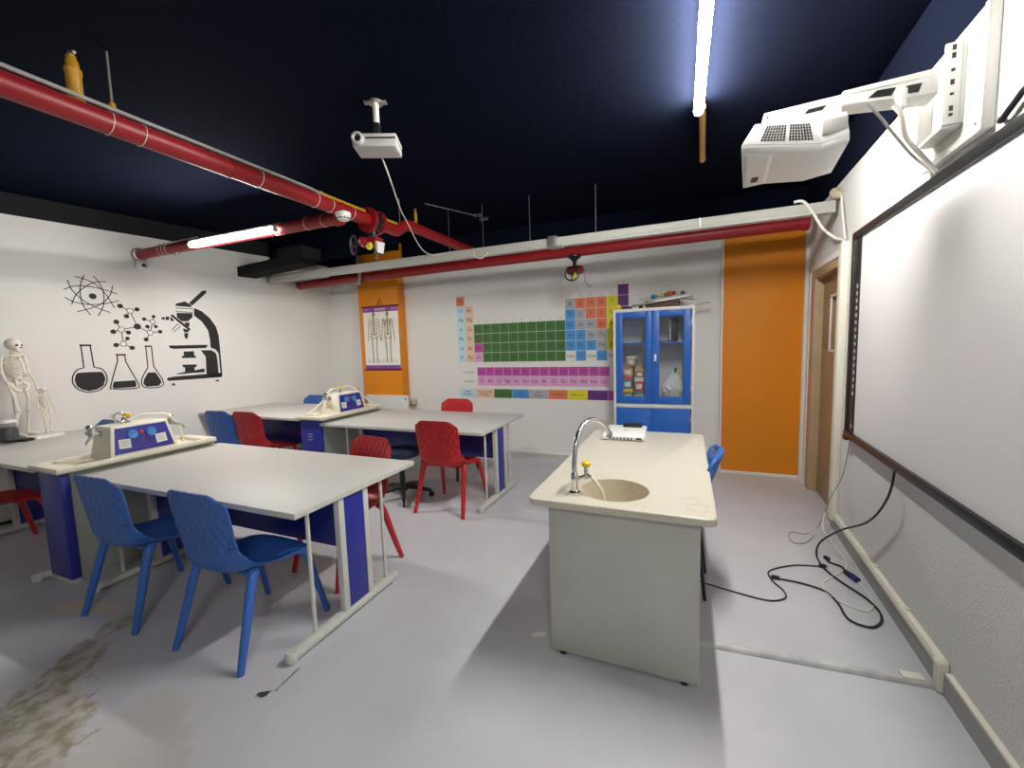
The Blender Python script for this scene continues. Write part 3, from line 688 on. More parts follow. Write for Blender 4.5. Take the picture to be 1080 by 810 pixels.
# local frame of the board: +Y along the wall, -X towards the room, origin on the wall surface
t = thing('whiteboard', 'wide interactive whiteboard in a black frame on the right wall', 'whiteboard', (XR(3.66), 3.66, .835), yawR)
BW, BH = 2.75, 1.395
MB().box(-.035, -.004, -BW, 0, 0, BH, .002).build('board_core', M['boardframe'], t)
MB().box(-.0375, -.034, -BW+.03, -.165, .035, BH-.04).build('writing_surface', M['board'], t)
for nm, q in (('top_rail', (-.052, -.004, -BW, 0, BH-.045, BH+.005)), ('bottom_rail', (-.056, -.004, -BW, 0, -.008, .038)), ('end_rail', (-.052, -.004, -.045, 0, .03, BH-.04)), ('end_rail', (-.052, -.004, -BW, -BW+.04, .03, BH-.04))):
    MB().box(*q, .004).build(nm, M['boardframe'], t)
b = MB(); b.box(-.045, -.034, -.165, -.045, .038, BH-.042, .002); kp = b.build('key_strip', M['boardframe'], t)
for k in range(16): MB().box(-.0462, -.045, -.150, -.122, .30+k*.048, .324+k*.048, 0).build('soft_key', M['silver'], kp)
MB().box(-.0462, -.045, -.150, -.125, .075, .10, 0).build('speaker_dot', M['silver'], kp)
MB().box(-.06, -.004, -.06, .004, -.03, .0, .004).build('corner_cap', mat('dark_red_cap', (.10, .02, .012), .4), t)
# wall mounting plate and short-throw projector
t = thing('short_throw_projector', 'white short-throw projector on a wall arm above the whiteboard', 'projector', (XR(2.45), 2.45, 2.53), yawR)
b = MB(); b.box(-.035, -.0005, -.25, .25, -.235, .215, .004); b.box(-.04, -.033, -.25, -.225, -.235, .215, .002)
wp = b.build('wall_panel', M['wallproj'], t)
s_ = MB()
for qy in (-.21, .21):
    for qz in (-.2, .18): s_.lathe([(0, 0), (.006, 0), (.005, .003), (0, .004)], 10, xf((-.04, qy, qz), (0, R(-90), 0)))
s_.build('screws', M['steel'], wp)
b = MB(); b.box(-.05, -.034, -.11, .13, -.15, .16, .003); b.box(-.10, -.05, -.112, -.098, -.15, .16, .002); b.box(-.10, -.05, .118, .132, -.15, .16, .002); b.box(-.10, -.04, -.10, .12, -.16, -.145, .002)
br = b.build('bracket', M['wallproj'], t)
h = MB()
for qz, l in ((-.12, .012), (-.10, .02), (-.04, .010), (.0, .02), (.05, .012), (.10, .02), (.13, .02)): h.box(-.082, -.070, -.1135, -.111, qz, qz+l)
h.build('adjuster_slots', M['black'], br)
b = MB(); b.hexa([(-.42, -.055, .035), (-.095, -.055, .0), (-.095, .055, .0), (-.42, .055, .035)], [(-.42, -.055, .095), (-.095, -.055, .105), (-.095, .055, .105), (-.42, .055, .095)], .006)
b.box(-.40, -.11, -.058, -.055, .075, .079)
ar = b.build('arm', M['wallproj'], t)
h = MB(); h.hexa([(-.33, -.0572, .040), (-.25, -.0572, .030), (-.25, -.055, .030), (-.33, -.055, .040)], [(-.30, -.0572, .064), (-.235, -.0572, .06), (-.235, -.055, .06), (-.30, -.055, .064)])
h.hexa([(-.225, -.0572, .028), (-.16, -.0572, .022), (-.16, -.055, .022), (-.225, -.055, .028)], [(-.20, -.0572, .056), (-.15, -.0572, .056), (-.15, -.055, .056), (-.20, -.055, .056)])
h.build('arm_cutouts', M['black'], ar)
b = MB(); b.hexa([(-.72, -.042, .025), (-.40, -.042, .035), (-.40, .042, .035), (-.72, .042, .025)], [(-.72, -.042, .078), (-.40, -.042, .088), (-.40, .042, .088), (-.72, .042, .078)], .004)
b.build('arm_extension', M['wallproj'], t)
h = MB(); h.hexa([(-.56, -.0435, .034), (-.49, -.0435, .037), (-.49, -.041, .037), (-.56, -.041, .034)], [(-.545, -.0435, .052), (-.475, -.0435, .055), (-.475, -.041, .055), (-.545, -.041, .052)]); h.lathe([(0, 0), (.005, 0), (.005, .002), (0, .002)], 10, xf((-.705, -.042, .055), (R(90), 0, 0))); h.build('extension_cutouts', M['black'], ar)
b = MB(); b.box(-.24, -.20, -.075, -.055, .0, .045, .006); b.cyl((-.22, -.068, .0), (-.22, -.068, -.035), .018, 14); b.build('cable_gland', M['wallproj'], ar)
b = MB(); b.box(-.60, -.42, -.05, .05, -.02, .03, .004); b.box(-.50, -.42, -.062, .0, -.01, .012, .004); b.build('tilt_plate', M['wallproj'], t)
# body: local x -.80..-.42, y -.30..+.17
b = MB()
bot = [(-.80, -.18, -.175), (-.83, -.34, -.165), (-.52, -.19, -.175), (-.425, -.235, -.165), (-.415, .15, -.175), (-.52, .19, -.185), (-.70, .17, -.18), (-.80, .13, -.175)]
bot = [(-.83, -.33, -.185), (-.52, -.205, -.195), (-.425, -.215, -.18), (-.405, .16, -.185), (-.52, .19, -.195), (-.70, .13, -.195), (-.79, .15, -.195)]
mid = [(x*1.0, y, z+.028) for x, y, z in bot]
top = [(-.775, -.24, -.055), (-.54, -.165, -.05), (-.43, -.18, -.045), (-.42, .13, -.045), (-.52, .15, -.045), (-.68, .11, -.05), (-.76, .12, -.055)]
pn = (Vector(mid[1])-Vector(mid[0])).cross(Vector(top[1])-Vector(mid[0])); tx, tz = -.775, -.055
top[0] = (tx, mid[0][1] - (pn.x*(tx-mid[0][0]) + pn.z*(tz-mid[0][2]))/pn.y, tz)
b.hexa(bot, mid, .004); b.hexa(mid, top, .003)
pb = b.build('projector_body', M['wallproj'], t)
# vents on the flank facing the room's near end
q0, q1, q2, q3 = [Vector(p) for p in (mid[0], mid[1], top[1], top[0])]
def sp(u, w_): return q0*(1-u)*(1-w_) + q1*u*(1-w_) + q2*u*w_ + q3*(1-u)*w_
nrm = (q1-q0).cross(q3-q0).normalized(); nrm = -nrm if nrm.y > 0 else nrm
v = MB()
for half in (0, 1):
    for i in range(8):
        for j in range(6):
            u0, w0 = .22 + half*.37 + i*.041, .16 + j*.125
            cs = [sp(u0, w0), sp(u0+.026, w0), sp(u0+.026, w0+.085), sp(u0, w0+.085)]
            v.hexa([p - nrm*.002 for p in cs], [p + nrm*.0015 for p in cs])
v.build('vents', M['black'], pb)
b = MB(); b.hexa([(-.80, -.29, -.199), (-.72, -.25, -.203), (-.71, .10, -.203), (-.785, .12, -.203)], [(-.82, -.31, -.185), (-.70, -.255, -.190), (-.69, .11, -.195), (-.785, .13, -.19)], .003)
b.build('lens_hood', M['wallproj'], pb)
MB().box(-.765, -.735, -.02, .04, -.207, -.2025).build('lens_window', M['black'], pb)
MB().box(-.52, -.43, -.205, -.185, -.13, -.07, .003).build('connector_bay', M['silver'], pb)

def cable(name, pts, r, m, label, sub=6):
    return tag(MB().tube(catmull(pts, sub), r, 8).build(name, m), label, 'cable')
cable('projector_cable', [(.80, 2.385, 2.51), (.83, 2.39, 2.47), (.87, 2.45, 2.40), (.95, 2.53, 2.345), (1.02, 2.55, 2.26)], .010, M['cable_white'], 'white cable dropping from the projector arm to the whiteboard')
cable('projector_lead', [(.715, 2.40, 2.545), (.76, 2.42, 2.50), (.86, 2.52, 2.43), (.96, 2.60, 2.35), (1.025, 2.555, 2.25)], .006, M['cable_grey'], 'thin dark cable beside the white one under the projector arm')
cable('board_lead', [(XR(2.15)-.008, 2.15, 2.30), (XR(2.12)-.02, 2.12, 2.285), (XR(2.06)-.02, 2.06, 2.31), (XR(1.98)-.02, 1.98, 2.33), (XR(1.9)-.02, 1.90, 2.25)], .010, M['cable_black'], 'short black cable looping above the whiteboard top edge')
# white trunking round the whiteboard end and along the skirting
t = thing('vertical_trunking', 'cream vertical cable trunking between door and whiteboard', 'trunking', (XR(3.97), 3.97, 0), yawR)
MB().box(-.042, -.001, -.055, .045, .09, 2.235, .004).build('duct', M['cream_trunk'], t); MB().box(-.046, -.041, -.045, .035, .09, 2.235, .002).build('cover', M['cream_trunk'], t)
t = thing('skirting_trunking', 'cream cable trunking running along the grey skirting', 'trunking', (XR(2.27), 2.27, .10), yawR)
MB().box(-.03, -.001, 0, 1.66, .0, .045, .003).build('duct', M['cream_trunk'], t); MB().box(-.034, -.029, 0, 1.66, .022, .03, .001).build('cover_lip', M['cream_trunk'], t)
b = MB(); b.box(-.038, -.001, -.035, .015, -.095, .048, .008); b.ball((-.025, -.012, .035), .026, (.9, 1, .8)); b.build('corner_elbow', M['cream_trunk'], t)
b = MB()
for k in range(3): b.box(-.02, 0, .35+k*.45, .375+k*.45, .045, .055, .003)
b.build('clips', M['cream_trunk'], t)
t = thing('floor_trunking', 'worn half-round cable cover crossing the floor to the bench', 'trunking', (.02, 2.215, 0), math.atan2(.065, .99))
b = MB(); L_ = 1.0
b.hexa([(0, -.024, 0), (L_, -.024, 0), (L_, .024, 0), (0, .024, 0)], [(0, -.013, .022), (L_, -.013, .022), (L_, .013, .022), (0, .013, .022)], .005)
b.build('cover', mat('worn_grey_white', (.42, .42, .44), .5, vary=(14, .12, (.56, .555, .54))), t)
MB().box(.88, .96, -.012, .03, .018, .032, .005).build('end_joint', M['cream_trunk'], t)

cable('board_cable', [(1.025, 2.79, .85), (1.0, 2.79, .673), (1.0, 3.025, .442), (.96, 3.34, .247), (.9, 3.526, .073), (.854, 3.44, .008), (.854, 3.24, .008), (.90, 3.10, .008), (.975, 2.95, .008), (1.0, 2.826, .008), (.975, 2.716, .008), (.905, 2.643, .008), (.822, 2.683, .008), (.815, 2.835, .008), (.775, 2.951, .008), (.671, 2.998, .008), (.546, 3.01, .008)], .0062, M['cable_black'], 'thick black cable hanging from the whiteboard onto the floor')
cable('bench_cable', [(.05, 2.82, .007), (.295, 2.756, .007), (.456, 2.732, .007), (.548, 2.79, .007), (.553, 2.876, .007), (.51, 2.98, .007), (.517, 3.10, .007), (.673, 3.227, .007), (.829, 3.269, .007)], .0045, M['cable_black'], 'thin black cable running along the floor from under the bench')
cable('corner_lead', [(1.07, 3.62, .82), (1.06, 3.70, .53), (1.03, 3.83, .31), (.985, 3.96, .005), (.869, 3.80, .005), (.768, 3.798, .005), (.734, 3.649, .005), (.772, 3.597, .005), (.851, 3.656, .005), (.92, 3.79, .005)], .0035, M['cable_grey'], 'thin grey cable falling from the whiteboard corner to a floor loop')
cable('white_lead', [(1.06, 3.93, .13), (1.02, 3.92, .16), (.985, 3.82, .05), (1.01, 3.611, .005), (1.015, 3.447, .005), (.985, 3.302, .005), (.873, 3.153, .005), (.796, 3.046, .005), (.792, 2.90, .005), (.924, 2.80, .005), (.99, 2.87, .005), (1.005, 3.00, .005), (1.0, 3.19, .005)], .005, M['cable_white'], 'cream cable looped on the floor below the whiteboard')
t = thing('plug', 'black plug with blue collar lying on the floor by the skirting', 'plug', (.972, 3.20, 0), R(-72))
b = MB(); b.hexa([(-.04, -.014, .002), (.035, -.017, .002), (.035, .017, .002), (-.04, .014, .002)], [(-.04, -.010, .026), (.035, -.014, .032), (.035, .014, .032), (-.04, .010, .026)], .004); b.build('body', M['black'], t)
MB().cyl((.035, 0, .017), (.075, 0, .017), .019, 18).build('collar', M['navy_panel'], t)
b = MB(); b.tube(catmull([(-.04, 0, .014), (-.10, .02, .012), (-.16, -.02, .010), (-.19, -.01, .014)], 5), .006, 8); b.box(-.225, -.185, -.02, .006, .004, .026, .004); b.build('tail', M['black'], t)
t = thing('cable_plug', 'small black plug at the end of the bench floor cable', 'plug', (.848, 3.272, 0), R(10)); MB().box(-.02, .02, -.012, .012, .002, .022, .004).build('body', M['black'], t); MB().cyl((.02, .0, .012), (.034, 0, .012), .004, 8).build('pin', M['steel'], t)
t = thing('cable_socket', 'black socket end lying beside the thin floor cable', 'plug', (.54, 3.012, 0), R(-8)); MB().box(-.028, .018, -.013, .013, .002, .022, .005).build('body', M['black'], t); MB().cyl((-.036, 0, .012), (-.027, 0, .012), .006, 8).build('mouth', M['steel'], t)

# ------------------------------------------------------------------ pipes and services under the ceiling
PX, PZ = -2.745, 2.735
t = thing('sprinkler_main', 'long red fire main running under the ceiling from the camera side', 'pipe', (PX, 0, PZ))
b = MB(); b.tube([(0, -2.55, 0), (0, 3.22, 0)], .056, 24); b.tube([(0, 3.38, 0), (0, 3.50, 0)] + catmull([(0, 3.55, 0), (0, 3.66, .0), (0, 3.75, .055), (0, 3.85, .10)], 5)[1:] + [(0, YB-.02, .10)], .056, 24); b.build('pipe', M['redpipe'], t)
for y in (.9, 1.33, 1.47, 2.15, 2.63, 2.78, 3.02): MB().tube([(.0575*math.cos(R(15*k)), y + .006*math.sin(R(15*k)), .0575*math.sin(R(15*k))) for k in range(24)], .0022, 6, True).build('wire_tie', M['cable_white'], t)
for y in (1.95, 2.9): MB().tube([(.057*math.cos(R(15*k)), y, .057*math.sin(R(15*k))) for k in range(24)], .004, 6, True).build('joint_ring', M['redpipe'], t)
b = MB(); b.tube([(.03, -2.55, .066), (.03, 2.55, .066), (-.02, 2.9, .066)], .011, 10); b.build('conduit', M['cable_grey'], t)
# valve on the main
t = thing('zone_valve', 'red butterfly valve with handwheel and yellow window on the fire main', 'valve', (PX, 3.30, PZ))
for y0, y1 in ((-.078, -.045), (.045, .078)):
    b = MB(); b.cyl((0, y0, 0), (0, y1, 0), .112, 28)
    fl = b.build('flange', M['redpipe'], t)
    bb = MB()
    for k in range(8): a = R(45*k+22); bb.cyl((.09*math.cos(a), y0-.012, .09*math.sin(a)), (.09*math.cos(a), y1+.012, .09*math.sin(a)), .010, 8)
    bb.build('bolts', M['steel'] if y0 > 0 else M['redpipe'], fl)
MB().cyl((0, -.045, 0), (0, .045, 0), .095, 28).build('valve_body', M['black'], t)
b = MB(); b.cyl((0, 0, -.09), (0, 0, -.155), .028, 16); b.lathe([(0, 0), (.05, 0), (.05, .012), (0, .012)], 20, xf((0, 0, -.15))); b.build('stem', M['black'], t)
b = MB(); b.box(-.11, .075, -.055, .055, -.235, -.15, .014); b.lathe([(0, 0), (.034, 0), (.034, .05), (.02, .06), (0, .06)], 18, xf((-.06, -.05, -.185), (R(90), 0, 0))); gb = b.build('gearbox', M['redpipe'], t)
MB().ball((-.0, -.06, -.235), .036, (1, .6, 1)).build('indicator_window', M['yellowglass'], gb)
MB().hexa([(.07, -.05, -.30), (.085, -.05, -.30), (.085, .03, -.30), (.07, .03, -.30)], [(.055, -.06, -.20), (.10, -.06, -.20), (.10, .04, -.20), (.055, .04, -.20)], .004).build('side_flag', M['white_pl'], gb)
def wheel(mb, c, axis, r, tr):
    q = Vector(axis).to_track_quat('Z', 'Y').to_matrix().to_4x4(); mx = Matrix.Translation(c) @ q
    mb.tube([(r*math.cos(R(12*k)), r*math.sin(R(12*k)), 0) for k in range(30)], tr, 8, True, m=mx)
    for k in range(3): a = R(120*k+30); mb.tube([(0, 0, .0), (r*.5*math.cos(a), r*.5*math.sin(a), .012), (r*math.cos(a), r*math.sin(a), 0)], tr*.8, 8, m=mx)
    mb.lathe([(0, -.012), (.02, -.012), (.02, .012), (0, .012)], 14, mx); return mb
b = MB(); wheel(b, (-.215, -.03, -.195), (-1, -.45, .1), .085, .010); b.tube([(-.205, -.03, -.195), (-.10, -.0, -.195)], .010, 10); b.build('handwheel', mat('dark_grey_iron', (.05, .055, .07), .45), t)
MB().tube(catmull([(.04, -.02, -.235), (.05, -.05, -.30), (.08, -.04, -.33), (.05, -.05, -.35), (.09, -.05, -.36)], 5), .006, 8).build('wire_tail', mat('brown_wire', (.28, .17, .08), .5), t)
# branch to the left wall
t = thing('sprinkler_branch', 'red branch pipe with white wire ties running to the left wall', 'pipe', (PX, 2.94, 2.685))
bx = XL(2.94) - PX
b = MB(); b.tube([(-.052, 0, .0), (bx+.005, 0, 0)], .054, 24); b.build('pipe', M['redpipe'], t)
b = MB(); b.tube([(-.04, 0, 0), (-.10, 0, 0)], .064, 24); b.build('collar', M['redpipe'], t)
for x in (-.22, -.42, -.75, -.80, bx+.45, bx+.52, bx+.58): MB().tube([(x + .008*math.sin(R(15*k)), .0555*math.cos(R(15*k)), .0555*math.sin(R(15*k))) for k in range(24)], .0026, 6, True).build('wire_tie', M['cable_white'], t)
MB().lathe([(0, 0), (.075, 0), (.08, .012), (.07, .03), (.056, .035), (0, .035)], 24, xf((bx+.002, 0, 0), (0, R(90), 0))).build('wall_flange', M['steel'], t)
b = MB(); b.tube([(bx+.40, -.02, .058), (bx+1.1, -.02, .062)], .006, 8); b.box(bx+.68, bx+.74, -.03, .0, -.075, -.052, .004); b.build('hanger', M['steel'], t)
# tube lights
def tube_light(label, c, ax, L_=1.2, lamp='tube'):
    t = thing('tube_light', label, 'light', c, ax, 'lit tube lights')
    MB().box(-L_/2-.01, L_/2+.01, -.022, .022, .018, .042, .004).build('housing', M['white_pl'], t)
    MB().tube([(-L_/2, 0, 0), (L_/2, 0, 0)], .029, 16).build('diffuser', M[lamp], t)
    for s in (-1, 1): MB().lathe([(0, 0), (.028, 0), (.028, .016), (.022, .02), (0, .02)], 16, xf((s*(L_/2-.002), 0, 0), (0, s*R(90), 0))).build('end_cap', M['white_pl'], t)
    return t
tube_light('lit tube light strapped along the red branch pipe on the left', (-4.09, 2.855, 2.655), 0, lamp='tube_dim')
tube_light('lit tube light on the ceiling in front of the ochre batten', (.062, 2.58, 3.03), R(90.7))
MB_ = MB(); MB_.tube([(.078, 3.20, 3.068), (.105, 4.10, 3.068)], .022, 14); o = MB_.build('ceiling_conduit', M['wood_strip']); tag(o, 'ochre conduit on the ceiling running on from the tube light', 'conduit')
MB().ball((.106, 4.11, 3.066), .027).build('end_plug', M['wood_strip'], o)
# red back pipe and pale trunking along the back of the room
t = thing('back_fire_pipe', 'red fire pipe running across the top of the back wall', 'pipe', (-2.2, 4.85, 2.57))
b = MB(); b.tube([(XL(4.85)+2.2+.03, 0, -.032), (3.22, 0, .032)], .060, 24); b.build('pipe', M['redpipe'], t)
b = MB(); b.lathe([(0, 0), (.068, 0), (.068, .05), (.04, .06), (0, .06)], 20, xf((3.19, 0, .032), (0, R(90), 0))); b.tube(catmull([(3.20, 0, .06), (3.24, 0, .09), (3.26, 0, .13)], 4), .03, 12); b.build('end_elbow', M['redpipe'], t)
for x in (-1.6, .55, 2.2): MB().tube([(x, .061*math.cos(R(15*k)), .061*math.sin(R(15*k)) + x*.01) for k in range(24)], .005, 6, True).build('joint_ring', M['redpipe'], t)
b = MB(); b.box(-2.07, -2.03, -.09, -.06, -.13, .40, .003); b.box(-2.09, -2.03, -.10, .0, -.12, -.085, .003); b.build('strut', M['steel'], t)
t = thing('pipe_valve', 'small red valve hanging from the back fire pipe over the periodic table', 'valve', (-1.20, 4.85, 2.515))
b = MB(); b.lathe([(0, -.045), (.03, -.045), (.035, -.03), (.075, .0), (.075, .02), (0, .02)], 24, xf((0, 0, 0))); b.cyl((0, 0, -.10), (0, 0, -.03), .022, 14); b.build('neck', M['black'], t)
b = MB(); b.box(-.085, .075, -.05, .05, -.19, -.10, .018); b.ball((.06, 0, -.145), .05); b.build('gearbox', M['redpipe'], t)
b = MB(); wheel(b, (-.01, -.085, -.195), (0, -1, .15), .078, .009); b.tube([(-.01, -.085, -.195), (-.01, -.04, -.17)], .009, 8); b.build('handwheel', M['black'], t)
MB().box(-.008, .028, -.06, -.045, -.24, -.17, .005).build('indicator_window', M['yellowglass'], t)
MB().tube(catmull([(.09, 0, -.13), (.125, 0, -.17), (.12, 0, -.26), (.15, 0, -.32), (.19, 0, -.345)], 5), .008, 8).build('wire_tail', M['cable_grey'], t)
t = thing('cable_trunking', 'long pale grey cable trunking hung below the dark ceiling at the back', 'trunking', (-2.2, 4.33, 2.575), R(-1.2))
x0, x1 = XL(4.33)+2.2-.06+.12, XR(4.26)+2.2-.03
b = MB(); b.box(x0, x1, -.045, .045, -.03, .042, .006); b.build('duct', M['grey_trunk'], t)
b = MB(); b.box(x0, x1, -.05, .03, -.052, -.03, .003); b.build('cover', M['grey_trunk'], t)
b = MB(); b.box(.88, .97, -.075, .055, -.06, .055, .003); b.box(.93, 1.05, -.08, -.05, -.075, -.05, .003); b.build('clamp', M['steel'], t)
b = MB(); b.box(x0-.02, x0+.06, -.06, .05, -.055, .05, .006); b.build('end_clamp', M['steel'], t)
for x in (-.33+.0, .105, .66, 1.355): MB().cyl((x, 0, .04), (x, .0, .515), .004, 8).build('hanging_rod', M['rodsteel'], t)
b = MB(); b.box(-2.35, -2.28, -.055, .05, -.055, .05, .004); b.build('joint_sleeve', M['grey_trunk'], t)
b = MB(); b.box(2.295, 2.30, -.047, .047, -.032, .044); b.build('seam', M['steel'], t)
t = thing('plaster_lump', 'rough patch of bare filler where the trunking meets the right wall', 'filler', (XR(4.22)-.03, 4.20, 2.655), 0)
b = MB(); b.ball((0, .02, 0), .045, (.8, 1.2, .8)); b.ball((.0, .06, .03), .035); b.ball((.01, -.03, -.015), .03); b.build('lump', mat('bare_filler', (.48, .42, .30), .9, bump=(40, .8, .02)), t)
# black duct in the left back corner
t = thing('black_duct', 'black boxed duct hanging in the left back corner', 'duct', (-5.0, 4.08, 2.60))
b = MB(); b.hexa([(XL(3.98)+5.0+.01, -.10, -.03), (.55, -.10, .035), (.55, .14, .035), (XL(4.2)+5.0+.01, .14, -.03)], [(XL(3.98)+5.0+.01, -.10, .10), (.55, -.10, .16), (.55, .14, .16), (XL(4.2)+5.0+.01, .14, .10)], .004); b.build('duct', M['darkband'], t)
b = MB(); b.box(.18, .62, -.14, .16, .09, .24, .004); b.build('raised_section', M['darkband'], t)
t = thing('ceiling_beam', 'dark beam crossing the ceiling at the back left', 'beam', (-4.9, 4.55, 2.95), 0, kind='structure')
b = MB(); b.box(XL(4.75)+4.9+.02, 1.4, -.15, .15, -.13, .15, .003); b.build('trim_9', M['dark'], t)
# yellow gas line and outlets
t = thing('gas_line', 'yellow gas pipe running above the fire main', 'pipe', (PX+.0, 2.8, 2.805))
b = MB(); b.tube([(.0, -.95, 0), (.0, .40, 0)], .014, 12); b.tube([(.0, .55, -.004), (.0, .93, -.004)], .016, 12); b.build('pipe', M['yellow'], t); b = MB(); b.ball((0, .93, -.004), .021); b.ball((0, .62, -.004), .02); b.ball((0, -.1, 0), .021); b.build('joints', M['yellow'], t)
MB().cyl((0, .92, .01), (0, .92, .265), .004, 8).build('hanger_rod', M['steel'], t)
def outlet(label, loc, h, r):
    t = thing('gas_outlet', label, 'gas outlet', loc, 0, 'yellow capped outlets')
    b = MB(); b.lathe([(0, 0), (r*1.15, 0), (r*1.15, h*.1), (r, h*.12), (r, h*.55), (r*1.12, h*.57), (r*1.12, h*.66), (r*.85, h*.7), (r*.85, h*.8), (r*.6, h*.88), (r*.6, h*.93), (0, h*.93)], 20); b.build('body', M['yellow'], t)
    b = MB(); b.cyl((0, 0, h*.92), (0, 0, h), r*.45, 12); b.box(-r*1.3, r*1.1, -r*.25, r*.25, h*.95, h, .002); b.build('tap_lever', M['steel'], t)
outlet('yellow gas outlet standing on the fire main near the picture edge', (-2.80, 1.235, 2.800), .235, .030)
outlet('small yellow gas outlet on the fire main behind the zone valve', (-2.77, 4.04, 2.891), .165, .018)
t = thing('hanging_rod', 'thin steel rod with ochre foot hanging from the ceiling by the yellow outlet', 'rod', (-2.755, 1.36, 2.80))
MB().cyl((0, 0, .04), (.0, 0, .30), .006, 8).build('rod', M['steel'], t); MB().lathe([(0, -.005), (.022, -.005), (.018, .02), (.012, .05), (0, .05)], 14).build('foot', M['yellow'], t)
# detectors
t = thing('smoke_detector', 'white round smoke detector under the pipe junction', 'detector', (-2.66, 2.84, 2.615))
MB().lathe([(0, 0), (.03, 0), (.045, .008), (.058, .03), (.062, .045), (.062, .065), (0, .065)], 28).build('housing', M['white_pl'], t)
b = MB()
for k in range(10): a = R(36*k); b.box(.046, .054, -.010, .010, .014, .022, 0, xf((0, 0, 0), (0, 0, a)))
b.build('vents', M['black'], t); MB().box(-.012, .012, -.012, .012, .064, .088).build('bracket', M['steel'], t)
t = thing('alarm_sounder', 'round white sounder with dark eye on the left wall under the branch pipe', 'alarm', (XL(2.95)+.0, 2.95, 2.565), math.atan(-.13) )
MB().lathe([(0, 0), (.062, 0), (.066, .012), (.058, .035), (.04, .045), (0, .045)], 28, xf((0, 0, 0), (0, R(90), 0))).build('housing', M['white_pl'], t)
b = MB(); b.lathe([(0, .0), (.022, 0), (.020, .012), (0, .014)], 18, xf((.044, .01, 0), (0, R(90), 0))); b.build('eye', M['black'], t)
b = MB(); b.tube([(.047, .045*math.cos(R(15*k)), .045*math.sin(R(15*k))) for k in range(24)], .003, 6, True); b.build('ring', M['steel'], t)
# ceiling projector
t = thing('ceiling_projector', 'silver projector hanging from the dark ceiling on a short pole', 'projector', (-1.835, 2.30, 2.79), R(25))
b = MB(); b.box(-.135, .135, -.09, .085, .0, .055, .012); b.box(-.137, .137, -.094, .085, .052, .078, .006); b.build('body', M['silver'], t)
MB().box(-.05, .13, -.0965, -.092, .048, .054).build('front_groove', M['black'], t)
b = MB(); b.lathe([(.018, 0), (.036, 0), (.036, .03), (.026, .034), (.018, .02)], 24, xf((-.095, -.088, .042), (R(90), 0, 0)), caps=False); ln = b.build('lens_ring', M['silver'], t)
MB().lathe([(0, .004), (.0185, .004), (.0185, .022), (0, .027)], 20, xf((-.095, -.088, .042), (R(90), 0, 0))).build('lens', M['black'], ln)
b = MB(); b.box(-.05, .05, -.05, .05, .078, .088, .003); b.box(-.02, .02, -.02, .02, .088, .18, .004); b.build('mount_cradle', M['black'], t)
b = MB(); b.cyl((0, 0, .17), (0, 0, .30), .019, 18); b.build('pole', M['white_pl'], t)
b = MB(); b.box(-.07, .07, -.02, .02, .30, .31, .002); b.lathe([(0, .296), (.045, .296), (.045, .31), (0, .31)], 20); b.build('ceiling_plate', M['steel'], t)
cable('projector_drop_cable', [(-1.86, 2.36, 2.80), (-1.87, 2.42, 2.74), (-1.93, 2.55, 2.69), (-2.086, 2.8, 2.70), (-2.30, 3.15, 2.72), (-2.492, 3.5, 2.735), (-2.668, 3.9, 2.66), (-2.75, 4.15, 2.62), (-2.72, 4.285, 2.60), (-2.55, 4.28, 2.60)], .0052, M['cable_white'], 'white cable trailing from the ceiling projector to the trunking')
cable('trunking_loop', [(-2.20, 4.30, 2.60), (-2.18, 4.27, 2.54), (-2.10, 4.25, 2.49), (-2.03, 4.265, 2.53), (-2.02, 4.30, 2.58)], .006, M['cable_white'], 'small white cable loop drooping below the trunking')
cable('corner_cable', [(.80, 4.22, 2.64), (.861, 4.2, 2.63), (.93, 4.2, 2.53), (1.0, 4.2, 2.40), (1.075, 4.15, 2.305), (1.09, 4.02, 2.26), (1.07, 3.96, 2.23)], .011, M['cable_white'], 'white cable drooping from the trunking end to the vertical trunking')
cable('wall_cable', [(1.09, 4.12, 2.62), (1.085, 4.06, 2.50), (1.08, 4.0, 2.38), (1.075, 3.93, 2.25)], .006, M['cable_white'], 'thin white cable clipped down the right wall corner')
t = thing('ceiling_pipe', 'thin dark rod with two clips under the ceiling at the back', 'rod', (-2.55, 4.3, 3.04)); MB().tube([(0, -.4, 0), (.35, .25, -.02)], .008, 8).build('rod', M['rodsteel'], t)
b = MB(); b.box(.28, .38, .16, .19, -.03, .0, .003); b.box(.30, .40, .26, .29, -.05, -.02, .003); b.build('clips', M['rodsteel'], t)
EXPO = 2.05
